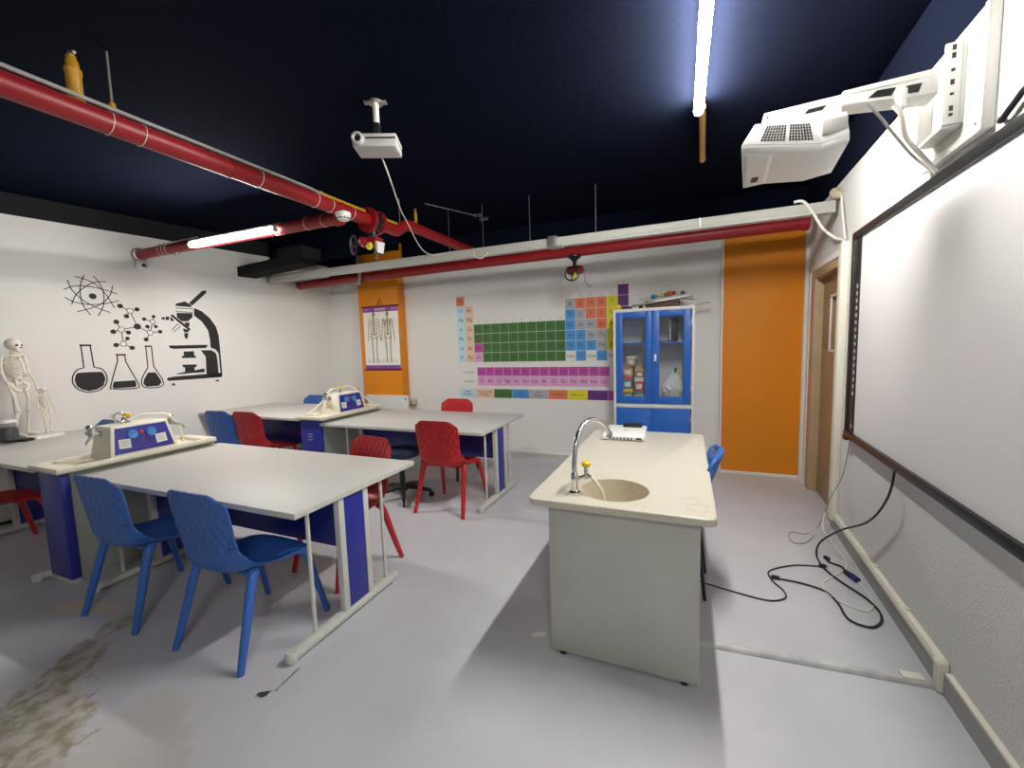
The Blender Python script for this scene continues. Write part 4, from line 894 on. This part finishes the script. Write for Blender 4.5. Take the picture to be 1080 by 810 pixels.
G = {'decal': {'atom_c': [2.512, 2.187],
 'atom_r': [[2.521, 2.289], [2.503, 2.085], [2.355, 2.174], [2.634, 2.197]],
 'atom_arcs': [[[2.335, 2.337], [2.36, 2.237], [2.43, 2.144], [2.519, 2.077], [2.637, 2.022]], [[2.301, 2.237], [2.377, 2.278], [2.47, 2.287], [2.564, 2.275], [2.64, 2.254], [2.712, 2.226]], [[2.39, 2.379], [2.469, 2.356], [2.54, 2.318], [2.615, 2.224], [2.677, 2.072]], [[2.463, 2.398], [2.428, 2.297], [2.418, 2.188], [2.431, 2.081], [2.478, 1.989]], [[2.534, 2.404], [2.576, 2.331], [2.601, 2.222], [2.587, 2.091], [2.536, 1.982]], [[2.63, 2.35], [2.542, 2.337], [2.455, 2.273], [2.382, 2.185], [2.345, 2.09]], [[2.681, 2.311], [2.659, 2.227], [2.601, 2.138], [2.504, 2.067], [2.377, 2.018]], [[2.3, 2.161], [2.363, 2.118], [2.466, 2.098], [2.591, 2.113], [2.722, 2.153]]],
 'mol_nodes_black': [[[2.726, 2.098], 15], [[2.87, 2.069], 14], [[2.77, 1.988], 14], [[2.678, 1.923], 15], [[2.643, 1.815], 15], [[2.772, 1.807], 14], [[2.757, 1.74], 12], [[2.654, 1.669], 14], [[2.789, 1.635], 14], [[2.856, 1.875], 20], [[2.925, 1.962], 12], [[3.015, 1.994], 11], [[2.947, 1.877], 13], [[3.026, 1.878], 11], [[3.063, 1.819], 13], [[2.923, 1.729], 14]],
 'mol_nodes_white': [[[2.806, 2.048], 17], [[2.712, 1.839], 17], [[2.716, 1.682], 17], [[3.001, 1.933], 15], [[2.967, 1.806], 17]],
 'mol_bonds': [[[2.726, 2.098], [2.806, 2.048]], [[2.87, 2.069], [2.806, 2.048]], [[2.77, 1.988], [2.806, 2.048]], [[2.806, 2.048], [2.856, 1.875]], [[2.678, 1.923], [2.712, 1.839]], [[2.643, 1.815], [2.712, 1.839]], [[2.772, 1.807], [2.712, 1.839]], [[2.856, 1.875], [2.712, 1.839]], [[2.712, 1.839], [2.716, 1.682]], [[2.757, 1.74], [2.716, 1.682]], [[2.654, 1.669], [2.716, 1.682]], [[2.789, 1.635], [2.716, 1.682]], [[2.856, 1.875], [2.967, 1.806]], [[2.967, 1.806], [3.001, 1.933]], [[2.925, 1.962], [3.001, 1.933]], [[3.015, 1.994], [3.001, 1.933]], [[3.026, 1.878], [3.001, 1.933]], [[2.947, 1.877], [2.967, 1.806]], [[3.063, 1.819], [2.967, 1.806]], [[2.923, 1.729], [2.967, 1.806]]],
 'f1_out': [[2.374, 1.67], [2.376, 1.437], [2.325, 1.417], [2.292, 1.37], [2.28, 1.32], [2.285, 1.265], [2.313, 1.216], [2.363, 1.183], [2.417, 1.177], [2.481, 1.192], [2.527, 1.241], [2.547, 1.306], [2.539, 1.37], [2.508, 1.418], [2.454, 1.436], [2.445, 1.669]],
 'f1_top': [[2.364, 1.68], [2.455, 1.678], [2.454, 1.66], [2.363, 1.661]],
 'f1_liq': [[2.325, 1.386], [2.422, 1.388], [2.512, 1.383], [2.531, 1.336], [2.532, 1.298], [2.51, 1.233], [2.46, 1.2], [2.397, 1.188], [2.346, 1.207], [2.307, 1.248], [2.296, 1.31], [2.307, 1.363]],
 'f2_out': [[2.651, 1.555], [2.651, 1.492], [2.631, 1.435], [2.568, 1.217], [2.58, 1.193], [2.683, 1.178], [2.791, 1.18], [2.81, 1.213], [2.748, 1.398], [2.718, 1.488], [2.717, 1.557]],
 'f2_top': [[2.642, 1.571], [2.727, 1.568], [2.725, 1.551], [2.641, 1.554]],
 'f2_liq': [[2.599, 1.269], [2.783, 1.268], [2.79, 1.211], [2.776, 1.192], [2.595, 1.195], [2.583, 1.216]],
 'f3_out': [[2.912, 1.647], [2.91, 1.407], [2.848, 1.29], [2.837, 1.23], [2.855, 1.184], [2.918, 1.167], [3.002, 1.169], [3.039, 1.2], [3.035, 1.253], [3.014, 1.307], [2.965, 1.414], [2.964, 1.65]],
 'f3_top': [[2.903, 1.659], [2.965, 1.658], [2.964, 1.642], [2.902, 1.643]],
 'f3_liq': [[2.906, 1.346], [2.976, 1.345], [3.011, 1.266], [3.024, 1.223], [2.995, 1.184], [2.879, 1.185], [2.853, 1.219], [2.862, 1.269]],
 'micro': {'eyepiece': [[3.383, 2.173], [3.541, 2.338], [3.587, 2.349], [3.589, 2.32], [3.419, 2.147]],
 'head': [[3.245, 2.157], [3.342, 2.192], [3.406, 2.153], [3.407, 2.125], [3.243, 2.132]],
 'body': [[3.245, 2.048], [3.412, 2.052], [3.408, 2.002], [3.355, 1.95], [3.29, 1.948], [3.245, 1.995]],
 'nose': [[3.199, 2.031], [3.374, 1.855], [3.359, 1.833], [3.18, 2.013]],
 'objective_a': [[3.13, 1.997], [3.165, 2.002], [3.164, 1.959], [3.13, 1.957]],
 'objective_a2': [[3.088, 1.987], [3.121, 1.992], [3.12, 1.961], [3.089, 1.966]],
 'objective_a3': [[3.178, 1.999], [3.198, 1.983], [3.213, 1.945], [3.178, 1.949]],
 'objective_b': [[3.297, 1.863], [3.355, 1.842], [3.343, 1.812], [3.299, 1.82]],
 'objective_b2': [[3.305, 1.807], [3.346, 1.803], [3.338, 1.762], [3.326, 1.729], [3.311, 1.742], [3.301, 1.762]],
 'taper': [[3.316, 1.934], [3.372, 1.935], [3.359, 1.877], [3.325, 1.902]],
 'arm': [[3.435, 2.118], [3.519, 2.079], [3.601, 1.998], [3.663, 1.887], [3.684, 1.773], [3.685, 1.613], [3.683, 1.254], [3.669, 1.23], [3.665, 1.314], [3.664, 1.544], [3.633, 1.596], [3.578, 1.62], [3.578, 1.728], [3.567, 1.84], [3.507, 1.95], [3.427, 2.024]],
 'base_column': [[3.462, 1.589], [3.585, 1.586], [3.633, 1.545], [3.642, 1.453], [3.64, 1.292], [3.673, 1.285], [3.678, 1.238], [3.515, 1.234], [3.501, 1.303], [3.512, 1.505]],
 'stage': [[3.131, 1.655], [3.537, 1.657], [3.544, 1.639], [3.518, 1.617], [3.18, 1.614], [3.142, 1.625]],
 'condenser_top': [[3.276, 1.579], [3.388, 1.58], [3.386, 1.527], [3.407, 1.509], [3.402, 1.496], [3.253, 1.5], [3.253, 1.52], [3.277, 1.532]],
 'condenser_low': [[3.253, 1.418], [3.403, 1.414], [3.4, 1.388], [3.377, 1.378], [3.373, 1.341], [3.484, 1.358], [3.482, 1.311], [3.185, 1.304], [3.186, 1.315], [3.271, 1.328], [3.275, 1.38], [3.251, 1.392]],
 'base': [[3.088, 1.27], [3.151, 1.279], [3.499, 1.285], [3.673, 1.278], [3.683, 1.247], [3.658, 1.231], [3.292, 1.231], [3.094, 1.233], [3.078, 1.25]],
 'foot_a': [[3.115, 1.176], [3.141, 1.206], [3.164, 1.173]],
 'foot_b': [[3.591, 1.181], [3.621, 1.206], [3.643, 1.176]]}, 'micro_outline': [[3.244, 2.107], [3.421, 2.104], [3.417, 2.061], [3.241, 2.065]],
 'micro_obj': [[3.179, 1.84], [3.251, 1.917], [3.272, 1.89], [3.202, 1.823]]}, 'ptx': [-3.089, -2.819, -2.535, -2.258, -2.004, -1.724, -1.46, -1.195, -0.935]}
# ------------------------------------------------------------------ decals on the left wall
aL = -math.atan(.13)
# frame on the left wall: local x runs along the wall (towards the back), local y up, local z into the room
def lwm(y, z, off=0.0):
    d = Vector((.13, 1, 0)).normalized(); n = Vector((1, -.13, 0)).normalized(); u = Vector((0, 0, 1))
    m = Matrix.Identity(4)
    for i in range(3): m[i][0], m[i][1], m[i][2] = d[i], u[i], n[i]
    m.translation = Vector((XL(y), y, z)) + n*off
    return m
KY = math.sqrt(1 + .13**2)
def decal(name, label, cat, c, group='science decals on the left wall'):
    t = bpy.data.objects.new(name, None); COL.objects.link(t); t.matrix_world = lwm(c[0], c[1], .0); t.empty_display_size = .05
    return tag(t, label, cat, group)
def loc2(c, p): return ((p[0]-c[0])*KY, p[1]-c[1])
def flat(mb, c, pts, h0, h1): q = [loc2(c, p) for p in pts]; mb.hexa([(x, y, h0) for x, y in q], [(x, y, h1) for x, y in q]); return mb
def line(mb, c, pts, w, sub=1, closed=False):
    q = [Vector((*loc2(c, p), .0015)) for p in pts]
    if sub > 1: q = catmull(q, sub, closed)
    mb.tube(q, w, 6, closed, flat=.35); return mb
def disc(mb, x, y, r, h0, h1, n=22): mb.hexa([(x + r*math.cos(2*math.pi*k/n), y + r*math.sin(2*math.pi*k/n), h0) for k in range(n)], [(x + r*math.cos(2*math.pi*k/n), y + r*math.sin(2*math.pi*k/n), h1) for k in range(n)]); return mb
DG = G['decal']
c = DG['atom_c']; t = decal('atom_decal', 'black atom decal with crossing orbits, upper left of the group', 'wall decal', c)
b = MB()
for a in DG['atom_arcs']: line(b, c, a, .0042, 5)
b.build('orbits', M['blackpaint'], t); disc(MB(), 0, 0, .030, 0, .003).build('nucleus', M['blackpaint'], t)
c = [2.856, 1.875]; t = decal('molecule_decal', 'black molecule decal of linked balls between atom and microscope', 'wall decal', c)
b = MB()
for a in DG['mol_bonds']: line(b, c, a, .004)
b.build('bonds', M['blackpaint'], t)
for p, r in DG['mol_nodes_black']: disc(MB(), *loc2(c, p), r*.00165, 0, .003).build('black_node', M['blackpaint'], t)
for p, r in DG['mol_nodes_white']:
    x, y = loc2(c, p); o = disc(MB(), x, y, r*.00165, 0, .0042).build('white_node', M['decal_white'], t)
    MB().tube([(x + r*.00165*math.cos(R(15*k)), y + r*.00165*math.sin(R(15*k)), .0038) for k in range(24)], .003, 6, True).build('outline', M['blackpaint'], o)
for k, nm, lb in (('f1', 'round_flask_decal', 'black round-bottomed flask decal, leftmost of the three flasks'), ('f2', 'conical_flask_decal', 'black wide conical flask decal in the middle of the three'), ('f3', 'tall_flask_decal', 'black tall-necked small flask decal beside the microscope')):
    pts = DG[k+'_out']; c = [sum(p[i] for p in pts)/len(pts) for i in (0, 1)]
    t = decal(nm, lb, 'wall decal', c)
    b = MB(); n = len(pts)
    q = [Vector((*loc2(c, p), .0015)) for p in pts]; nk = 2 if k == 'f1' else 2
    b.tube([q[0], q[1]] + catmull(q[1:-1], 4)[1:] + [q[-1]], .0055, 6, flat=.35); b.build('outline', M['blackpaint'], t)
    flat(MB(), c, DG[k+'_liq'], 0, .0025).build('liquid', M['blackpaint'], t); flat(MB(), c, DG[k+'_top'], 0, .003).build('lip', M['blackpaint'], t)
c = [3.40, 1.70]; t = decal('microscope_decal', 'large black microscope decal, rightmost of the group', 'wall decal', c)
for k, pts in DG['micro'].items():
    nm = {'objective_a': 'objective', 'objective_a2': 'objective', 'objective_a3': 'objective', 'objective_b': 'objective', 'objective_b2': 'objective', 'foot_a': 'foot', 'foot_b': 'foot', 'nose': 'nosepiece', 'taper': 'objective_collar', 'condenser_top': 'condenser', 'condenser_low': 'lamp_house', 'head': 'head', 'body': 'tube_body'}.get(k, k)
    flat(MB(), c, pts, 0, .003).build(nm, M['blackpaint'], t)
b = MB()
for k, nm in (('micro_outline', 'turret_outline'), ('micro_obj', 'spare_objective')): q = [Vector((*loc2(c, p), .0015)) for p in DG[k]]; MB().tube(q, .004, 6, True, flat=.35).build(nm, M['blackpaint'], t)

# ------------------------------------------------------------------ periodic table painted on the back wall
t = thing('periodic_table', 'coloured periodic table painted across the back wall', 'periodic table', (-1.9, YB, 1.5))
PTC = {'orange': (.72, .19, .09), 'lightblue': (.50, .72, .80), 'peach': (.80, .55, .38), 'green': (.055, .17, .035), 'magenta': (.50, .07, .36), 'pink': (.72, .36, .62), 'grey': (.40, .41, .45), 'blue': (.07, .30, .66), 'white': (.78, .77, .74), 'yellow': (.70, .62, .015), 'purple': (.14, .025, .21)}
PM = {k: mat('tile_'+k, v, .65) for k, v in PTC.items()}
X0, CW, ZB = -3.09, .1345, 1.306
tiles = {k: [] for k in PTC}
def cell(cx, row, col, sym): tiles[col].append((X0 + cx*CW, ZB + (6-row)*CW, CW, CW, sym))
for r_, s_ in enumerate(['H', 'Li', 'Na', 'K', 'Rb', 'Cs', 'Fr']): cell(0, r_, 'orange' if r_ == 0 else 'lightblue', s_)
for r_, s_ in enumerate(['Be', 'Mg', 'Ca', 'Sr', 'Ba', 'Ra']): cell(1, r_+1, 'peach', s_)
rows = ['Sc Ti V Cr Mn Fe Co Ni Cu Zn', 'Y Zr Nb Mo Tc Ru Rh Pd Ag Cd', 'La Hf Ta W Re Os Ir Pt Au Hg', 'Ac Rf Db Sg Bh Hs Mt Ds Rg Cn']
for i, rr in enumerate(rows):
    for j, s_ in enumerate(rr.split()): cell(2+j, 3+i, {'La': 'magenta', 'Ac': 'pink'}.get(s_, 'green'), s_)
pb = [('B grey,Al blue,Ga blue,In blue,Tl blue,Uut white', 12), ('C orange,Si grey,Ge grey,Sn blue,Pb blue,Fl blue', 13), ('N orange,P orange,As grey,Sb grey,Bi blue,Uup white', 14), ('O orange,S orange,Se orange,Te grey,Po grey,Lv blue', 15), ('F yellow,Cl yellow,Br yellow,I yellow,At yellow,Uus white', 16)]
for spec, cx in pb:
    for i, e in enumerate(spec.split(',')): s_, k = e.split(); cell(cx, i+1, k, s_)
for i, s_ in enumerate(['He', 'Ne', 'Ar', 'Kr', 'Xe', 'Rn']): cell(17, i, 'purple', s_)
cell(17, 6, 'white', 'Uuo')
LX = -2.79
for j, s_ in enumerate('Ce Pr Nd Pm Sm Eu Gd Tb Dy Ho Er Tm Yb Lu'.split()): tiles['magenta'].append((LX + j*CW, 1.105, CW, .128, s_))
for j, s_ in enumerate('Th Pa U Np Pu Am Cm Bk Cf Es Fm Md No Lr'.split()): tiles['pink'].append((LX + j*CW, .968, CW, .135, s_))
gx = G['ptx'] + [-.72]
for j, (k, s_) in enumerate([('lightblue', 'Alkali\nMetaller'), ('peach', 'Toprak Alkali\nMetaller'), ('green', 'Geçiş\nMetalleri'), ('blue', 'Zayıf\nMetaller'), ('grey', 'Yarı\nMetaller'), ('orange', 'Ametaller'), ('yellow', 'Halojenler'), ('purple', 'Soy Gazlar'), ('magenta', '')]):
    tiles[k].append((gx[j], .794, gx[j+1]-gx[j], .131, s_))
fx_ = xf((0, 0, 0), (R(90), 0, 0))
names = {'orange': 'nonmetal_tiles', 'lightblue': 'alkali_metal_tiles', 'peach': 'alkaline_earth_tiles', 'green': 'transition_metal_tiles', 'magenta': 'lanthanide_tiles', 'pink': 'actinide_tiles', 'grey': 'metalloid_tiles', 'blue': 'poor_metal_tiles', 'white': 'unknown_element_tiles', 'yellow': 'halogen_tiles', 'purple': 'noble_gas_tiles'}
def clusters(lst):
    left = list(lst); out = []
    while left:
        cur = [left.pop()]; i = 0
        while i < len(cur):
            x, z, w, h, _ = cur[i]; i += 1
            for q in left[:]:
                if x-.01 < q[0]+q[2] and q[0] < x+w+.01 and z-.01 < q[1]+q[3] and q[1] < z+h+.01: cur.append(q); left.remove(q)
        out.append(cur)
    return out
for k, lst in tiles.items():
    for cl in clusters(lst):
        b = MB(); tx = []
        for (x, z, w, h, s_) in cl:
            b.box(x+1.9+.003, x+1.9+w-.003, -.004, .0005, z-1.5+.003, z-1.5+h-.003)
            if s_: tx.append((s_, .066 if h > .1345 or w < .14 else .042, Matrix.Translation((x+1.9+w/2, -.0045, z-1.5+h/2)) @ fx_))
        o = b.build(names[k], PM[k], t, smooth=0)
        if tx: MB().text(tx).build('element_symbols', M['ink'], o, smooth=0)
tx = []
heights = [0, 1] + [3]*10 + [1]*5 + [0]
for i, r_ in enumerate(heights): tx.append((str(i+1), .036, Matrix.Translation((X0+1.9+CW*(i+.5), -.002, ZB + (7-r_)*CW - 1.5 + .03)) @ fx_))
tx.append(('Lantanitler', .045, Matrix.Translation((-2.93+1.9, -.002, 1.165-1.5)) @ fx_)); tx.append(('Aktinitler', .045, Matrix.Translation((-2.93+1.9, -.002, 1.03-1.5)) @ fx_))
MB().text(tx).build('group_numbers', M['inkgrey'], t, smooth=0)

# ------------------------------------------------------------------ skeleton poster and the panel below
t = thing('skeleton_poster', 'hanging poster of two skeletons on the orange column', 'poster', (-4.320, 5.247, 1.222), R(0))
w = .318
t.scale = (1.03, 1, 1.03)
MB().box(-w, w, -.003, -.001, .01, .93).build('sheet', M['paper'], t)
for z in (.0, .93): MB().tube([(-w-.015, -.004, z), (w+.015, -.004, z)], .012, 12).build('hanging_rod', M['darkred'], t)
MB().box(-w, w, -.0045, -.003, .852, .925).build('header_band', M['purple'], t); MB().box(-w, w, -.0045, -.003, .012, .062).build('footer_band', M['purple'], t)
b = MB()
b.box(-.29, -.22, -.0052, -.0045, .885, .897); b.box(-.10, .10, -.0052, -.0045, .872, .906); b.box(.20, .25, -.0052, -.0045, .88, .90); b.box(.265, .30, -.0052, -.0045, .88, .90)
b.build('header_print', mat('pale_pink_print', (.62, .30, .42), .6), t)
b = MB()
for k in range(9):
    x = -.255 + k*.062; b.tube([(x + .018*math.cos(R(30*i)), -.0035, .125 + .026*math.sin(R(30*i))) for i in range(12)], .004, 5, True)
b.build('small_figures', mat('faint_print', (.55, .52, .46), .6), t)
def printed(cx, s, back):
    b = MB(); y = -.0042
    def T(pts, r): b.tube([(cx + p[0]*s, y, .10 + .02 + p[1]*s) for p in pts], [q*s*1.55 for q in r] if hasattr(r, '__len__') else r*s*1.55, 8, flat=.25)
    b.ball((cx, y, .12 + .665*s), .030*s, (.85, .15, 1.2)); T([(0, .63), (0, .62)], .018)
    T([(0, .61), (0, .37)], .010)
    for k in range(8):
        z = .575 - k*.022; ww = .050 + .018*math.sin(math.pi*(k+1)/9)
        for sg in (-1, 1): T([(0, z), (sg*ww*.7, z+.006), (sg*ww, z-.012), (sg*ww*.55, z-.026)], .0045)
    if not back: T([(0, .575), (0, .45)], .012)
    for sg in (-1, 1):
        T([(0, .595), (sg*.075, .60)], .006)
        if back: T([(sg*.03, .58), (sg*.065, .585), (sg*.045, .50), (sg*.03, .58)], .008)
        T([(sg*.080, .595), (sg*.094, .47)], .007); T([(sg*.094, .465), (sg*.108, .345)], .006); T([(sg*.108, .34), (sg*.112, .29)], [.009, .004])
        T([(0, .37), (sg*.05, .395), (sg*.062, .36), (sg*.03, .325), (sg*.012, .33)], .012)
        T([(sg*.045, .34), (sg*.036, .18)], .009); T([(sg*.036, .175), (sg*.034, .165)], .013); T([(sg*.034, .16), (sg*.034, .02)], .008); T([(sg*.034, .01), (sg*.045, -.012)], .010)
    b.build('printed_skeleton', M['bone'], t)
printed(-.125, 1.05, False); printed(.125, 1.05, True)
MB().tube([(-.05, -.003, .94), (0, -.003, 1.05), (.05, -.003, .94)], .004, 6).build('hanging_cord', M['darkred'], t)
t = thing('wall_panel_heater', 'pale flat panel at the foot of the orange column', 'panel', (-4.255, 5.253, .285))
MB().box(-.375, .375, -.05, -.002, 0, .535, .006).build('panel', M['heater'], t); MB().box(-.38, .38, -.056, -.0, .515, .54, .003).build('top_rail', M['offwhite'], t); MB().box(.33, .382, -.054, -.002, .0, .515, .003).build('end_cap', M['offwhite'], t)
MB().box(.345, .365, -.057, -.053, .47, .50).build('control', M['cabblue'], t)
b = MB(); b.box(-.34, -.30, -.045, -.01, -.30, 0); b.box(.28, .32, -.045, -.01, -.30, 0); b.build('feet', M['offwhite'], t)
t = thing('wall_box', 'small beige box low on the back wall beside the column', 'box', (-3.90, YB, .66)); MB().box(-.05, .05, -.045, 0, 0, .10, .004).build('body', mat('beige_box', (.52, .45, .36), .6), t); MB().box(-.04, .04, -.048, -.044, .01, .09, .002).build('cover', M['cream_trunk'], t)

# ------------------------------------------------------------------ anatomical skeleton models on the left table
def skeleton(label, loc, rz, s, base, dark_rod, pose=0.0):
    t = thing('skeleton_model', label, 'skeleton model', loc, rz, 'skeleton models on the left table'); mt = M['bonewhite']
    v = lambda x, y, z: (x*s, y*s, z*s)
    def TB(pts, r, nm=None, mb=None, sub=4):
        m_ = mb or MB(); rr = [q*s for q in r] if hasattr(r, '__len__') else r*s
        P = catmull([v(*p) for p in pts], sub) if sub > 1 else [Vector(v(*p)) for p in pts]
        if hasattr(rr, '__len__'):
            n = len(P); k = len(rr); rr = [rr[min(int(i*(k-1)/(n-1)), k-2)] + (rr[min(int(i*(k-1)/(n-1)), k-2)+1] - rr[min(int(i*(k-1)/(n-1)), k-2)])*(i*(k-1)/(n-1) - min(int(i*(k-1)/(n-1)), k-2)) for i in range(n)]
        m_.tube(P, rr, 10); return m_
    b = MB(); b.ball(v(.0, .01, .905), .058*s, (.86, 1.1, 1.0)); b.ball(v(0, .045, .87), .034*s, (.95, .9, 1)); b.ball(v(0, .05, .845), .026*s, (1, .8, .6)); sk = b.build('skull', mt, t)
    b = MB()
    for sg in (-1, 1): b.ball(v(sg*.02, .064, .895), .011*s)
    b.box(-.006*s, .006*s, .074*s, .082*s, .865*s, .878*s); b.build('eye_sockets', M['ink'], sk)
    b = TB([(0, 0, .85), (0, -.01, .79), (0, -.03, .70), (0, -.015, .60), (0, .0, .53), (0, -.01, .50)], .014)
    for k in range(14): z = .82 - k*.023; b.ball(v(0, -.02, z), .017*s, (1, 1, .5), seg=10)
    b.build('spine', mt, t)
    b = MB()
    for k in range(9):
        z = .775 - k*.021; wv = .045 + .038*math.sin(math.pi*(k+1.5)/11); d = .05 + .028*math.sin(math.pi*(k+1)/10)
        for sg in (-1, 1): TB([(0, -.03, z), (sg*wv*.8, -.03, z+.004), (sg*wv, .01, z-.015), (sg*wv*.7, d*.8, z-.03), (sg*.012, d, z-.022)], .0062, mb=b)
    TB([(0, .05, .77), (0, .075, .69), (0, .078, .62)], .012, mb=b)
    for sg in (-1, 1): TB([(0, .05, .785), (sg*.05, .035, .80), (sg*.092, -.005, .795)], .0075, mb=b); TB([(sg*.03, -.05, .77), (sg*.085, -.04, .785), (sg*.055, -.055, .69), (sg*.03, -.05, .77)], .009, mb=b)
    b.build('rib_cage', mt, t)
    b = MB()
    for sg in (-1, 1): TB([(0, -.03, .50), (sg*.055, -.02, .535), (sg*.075, .02, .51), (sg*.05, .035, .465), (sg*.012, .045, .45)], [.02, .024, .016, .016, .012], mb=b)
    b.ball(v(0, -.025, .49), .026*s, (1, .6, 1.3)); b.build('pelvis', mt, t)
    for sg in (-1, 1):
        b = TB([(sg*.10, -.005, .79), (sg*.118, .0, .70), (sg*.122, .0, .635)], [.016, .009, .014]); TB([(sg*.122, 0, .63), (sg*.126, .035, .55), (sg*.124, .055, .485)], [.012, .007, .010], mb=b); TB([(sg*.124, .055, .48), (sg*.122, .068, .44), (sg*.118, .075, .405)], [.014, .012, .005], mb=b); b.build('arm', mt, t)
        b = TB([(sg*.06, .01, .475), (sg*.062, .025, .37), (sg*.052, .02, .265)], [.020, .012, .020]); TB([(sg*.052, .02, .26), (sg*.052, .0, .15), (sg*.05, -.012, .045)], [.017, .010, .013], mb=b); TB([(sg*.062, .012, .25), (sg*.066, -.01, .05)], .006, mb=b, sub=1); b.ball(v(sg*.052, .034, .262), .014*s); TB([(sg*.05, -.03, .035), (sg*.052, .03, .032), (sg*.058, .085, .02)], [.016, .015, .009], mb=b); b.build('leg', mt, t)
    MB().tube([v(0, -.055, .012), v(0, -.055, .50), v(0, -.03, .53)], .006*s, 10).build('support_rod', M['black'] if dark_rod else M['chrome'], t)
    return t
sk = skeleton('larger white skeleton model at the left picture edge', (-5.71, 1.84, .80), R(-62), .955, None, False)
MB().box(-.13, .13, -.15, .13, 0, .022, .005).build('base', M['black'], sk)
sm = skeleton('smaller white skeleton model on a white block', (-5.66, 1.985, .80), R(-75), .47, None, True)
MB().box(-.075, .15, -.10, .08, -.0, .026, .004).build('base', M['white_pl'], sm)
for ob, zz in ((sk, .02), (sm, .024)):
    for c_ in kids(ob):
        if c_.name.split('.')[0] != 'base': c_.location.z += zz
t = thing('specimen_jar', 'dark-filled glass jar on the black base beside the larger skeleton', 'jar', (-5.60, 1.71, .823))
MB().lathe([(0, 0), (.055, 0), (.062, .008), (.062, .105), (.05, .122), (0, .122)], 28).build('dark_filling', M['black'], t)
MB().lathe([(0, -.001), (.058, -.001), (.066, .008), (.066, .135), (.054, .15), (.054, .165), (.05, .165), (.05, .15), (.0635, .133), (.0635, .01), (0, .003)], 28).build('glass', mat('jar_glass', (.25, .26, .26), .03, alpha=.14), t)
MB().lathe([(0, .163), (.058, .163), (.058, .182), (.05, .186), (0, .186)], 24).build('lid', M['white_pl'], t)

# ------------------------------------------------------------------ unseen tube added as fill light, camera, colour
tube_light('unseen fill tube light added on the ceiling behind the camera', (.60, -1.3, 3.03), R(90), lamp='tube_fill')
w = bpy.data.worlds.new('world'); SC.world = w; w.use_nodes = True
w.node_tree.nodes['Background'].inputs['Color'].default_value = (.05, .05, .055, 1); w.node_tree.nodes['Background'].inputs['Strength'].default_value = .3
cam = bpy.data.cameras.new('camera'); co = bpy.data.objects.new('camera', cam); COL.objects.link(co)
cam.sensor_fit = 'HORIZONTAL'; cam.sensor_width = 36; cam.lens = 445.604/1080*36; cam.clip_start = .02; cam.clip_end = 60
CM = [[0.923873, -0.00856, 0.382605], [0.381545, 0.098229, -0.919116], [-0.029715, 0.995127, 0.094017]]
co.matrix_world = Matrix.Translation((0, 0, 1.55)) @ Matrix(CM).to_4x4()
SC.camera = co
vs = SC.view_settings; vs.view_transform = 'Standard'; vs.look = 'None'; vs.gamma = 1; vs.use_curve_mapping = False; vs.exposure = EXPO
SC.cycles.use_denoising = True
SC.cycles.max_bounces = 8; SC.cycles.diffuse_bounces = 5; SC.cycles.transparent_max_bounces = 12
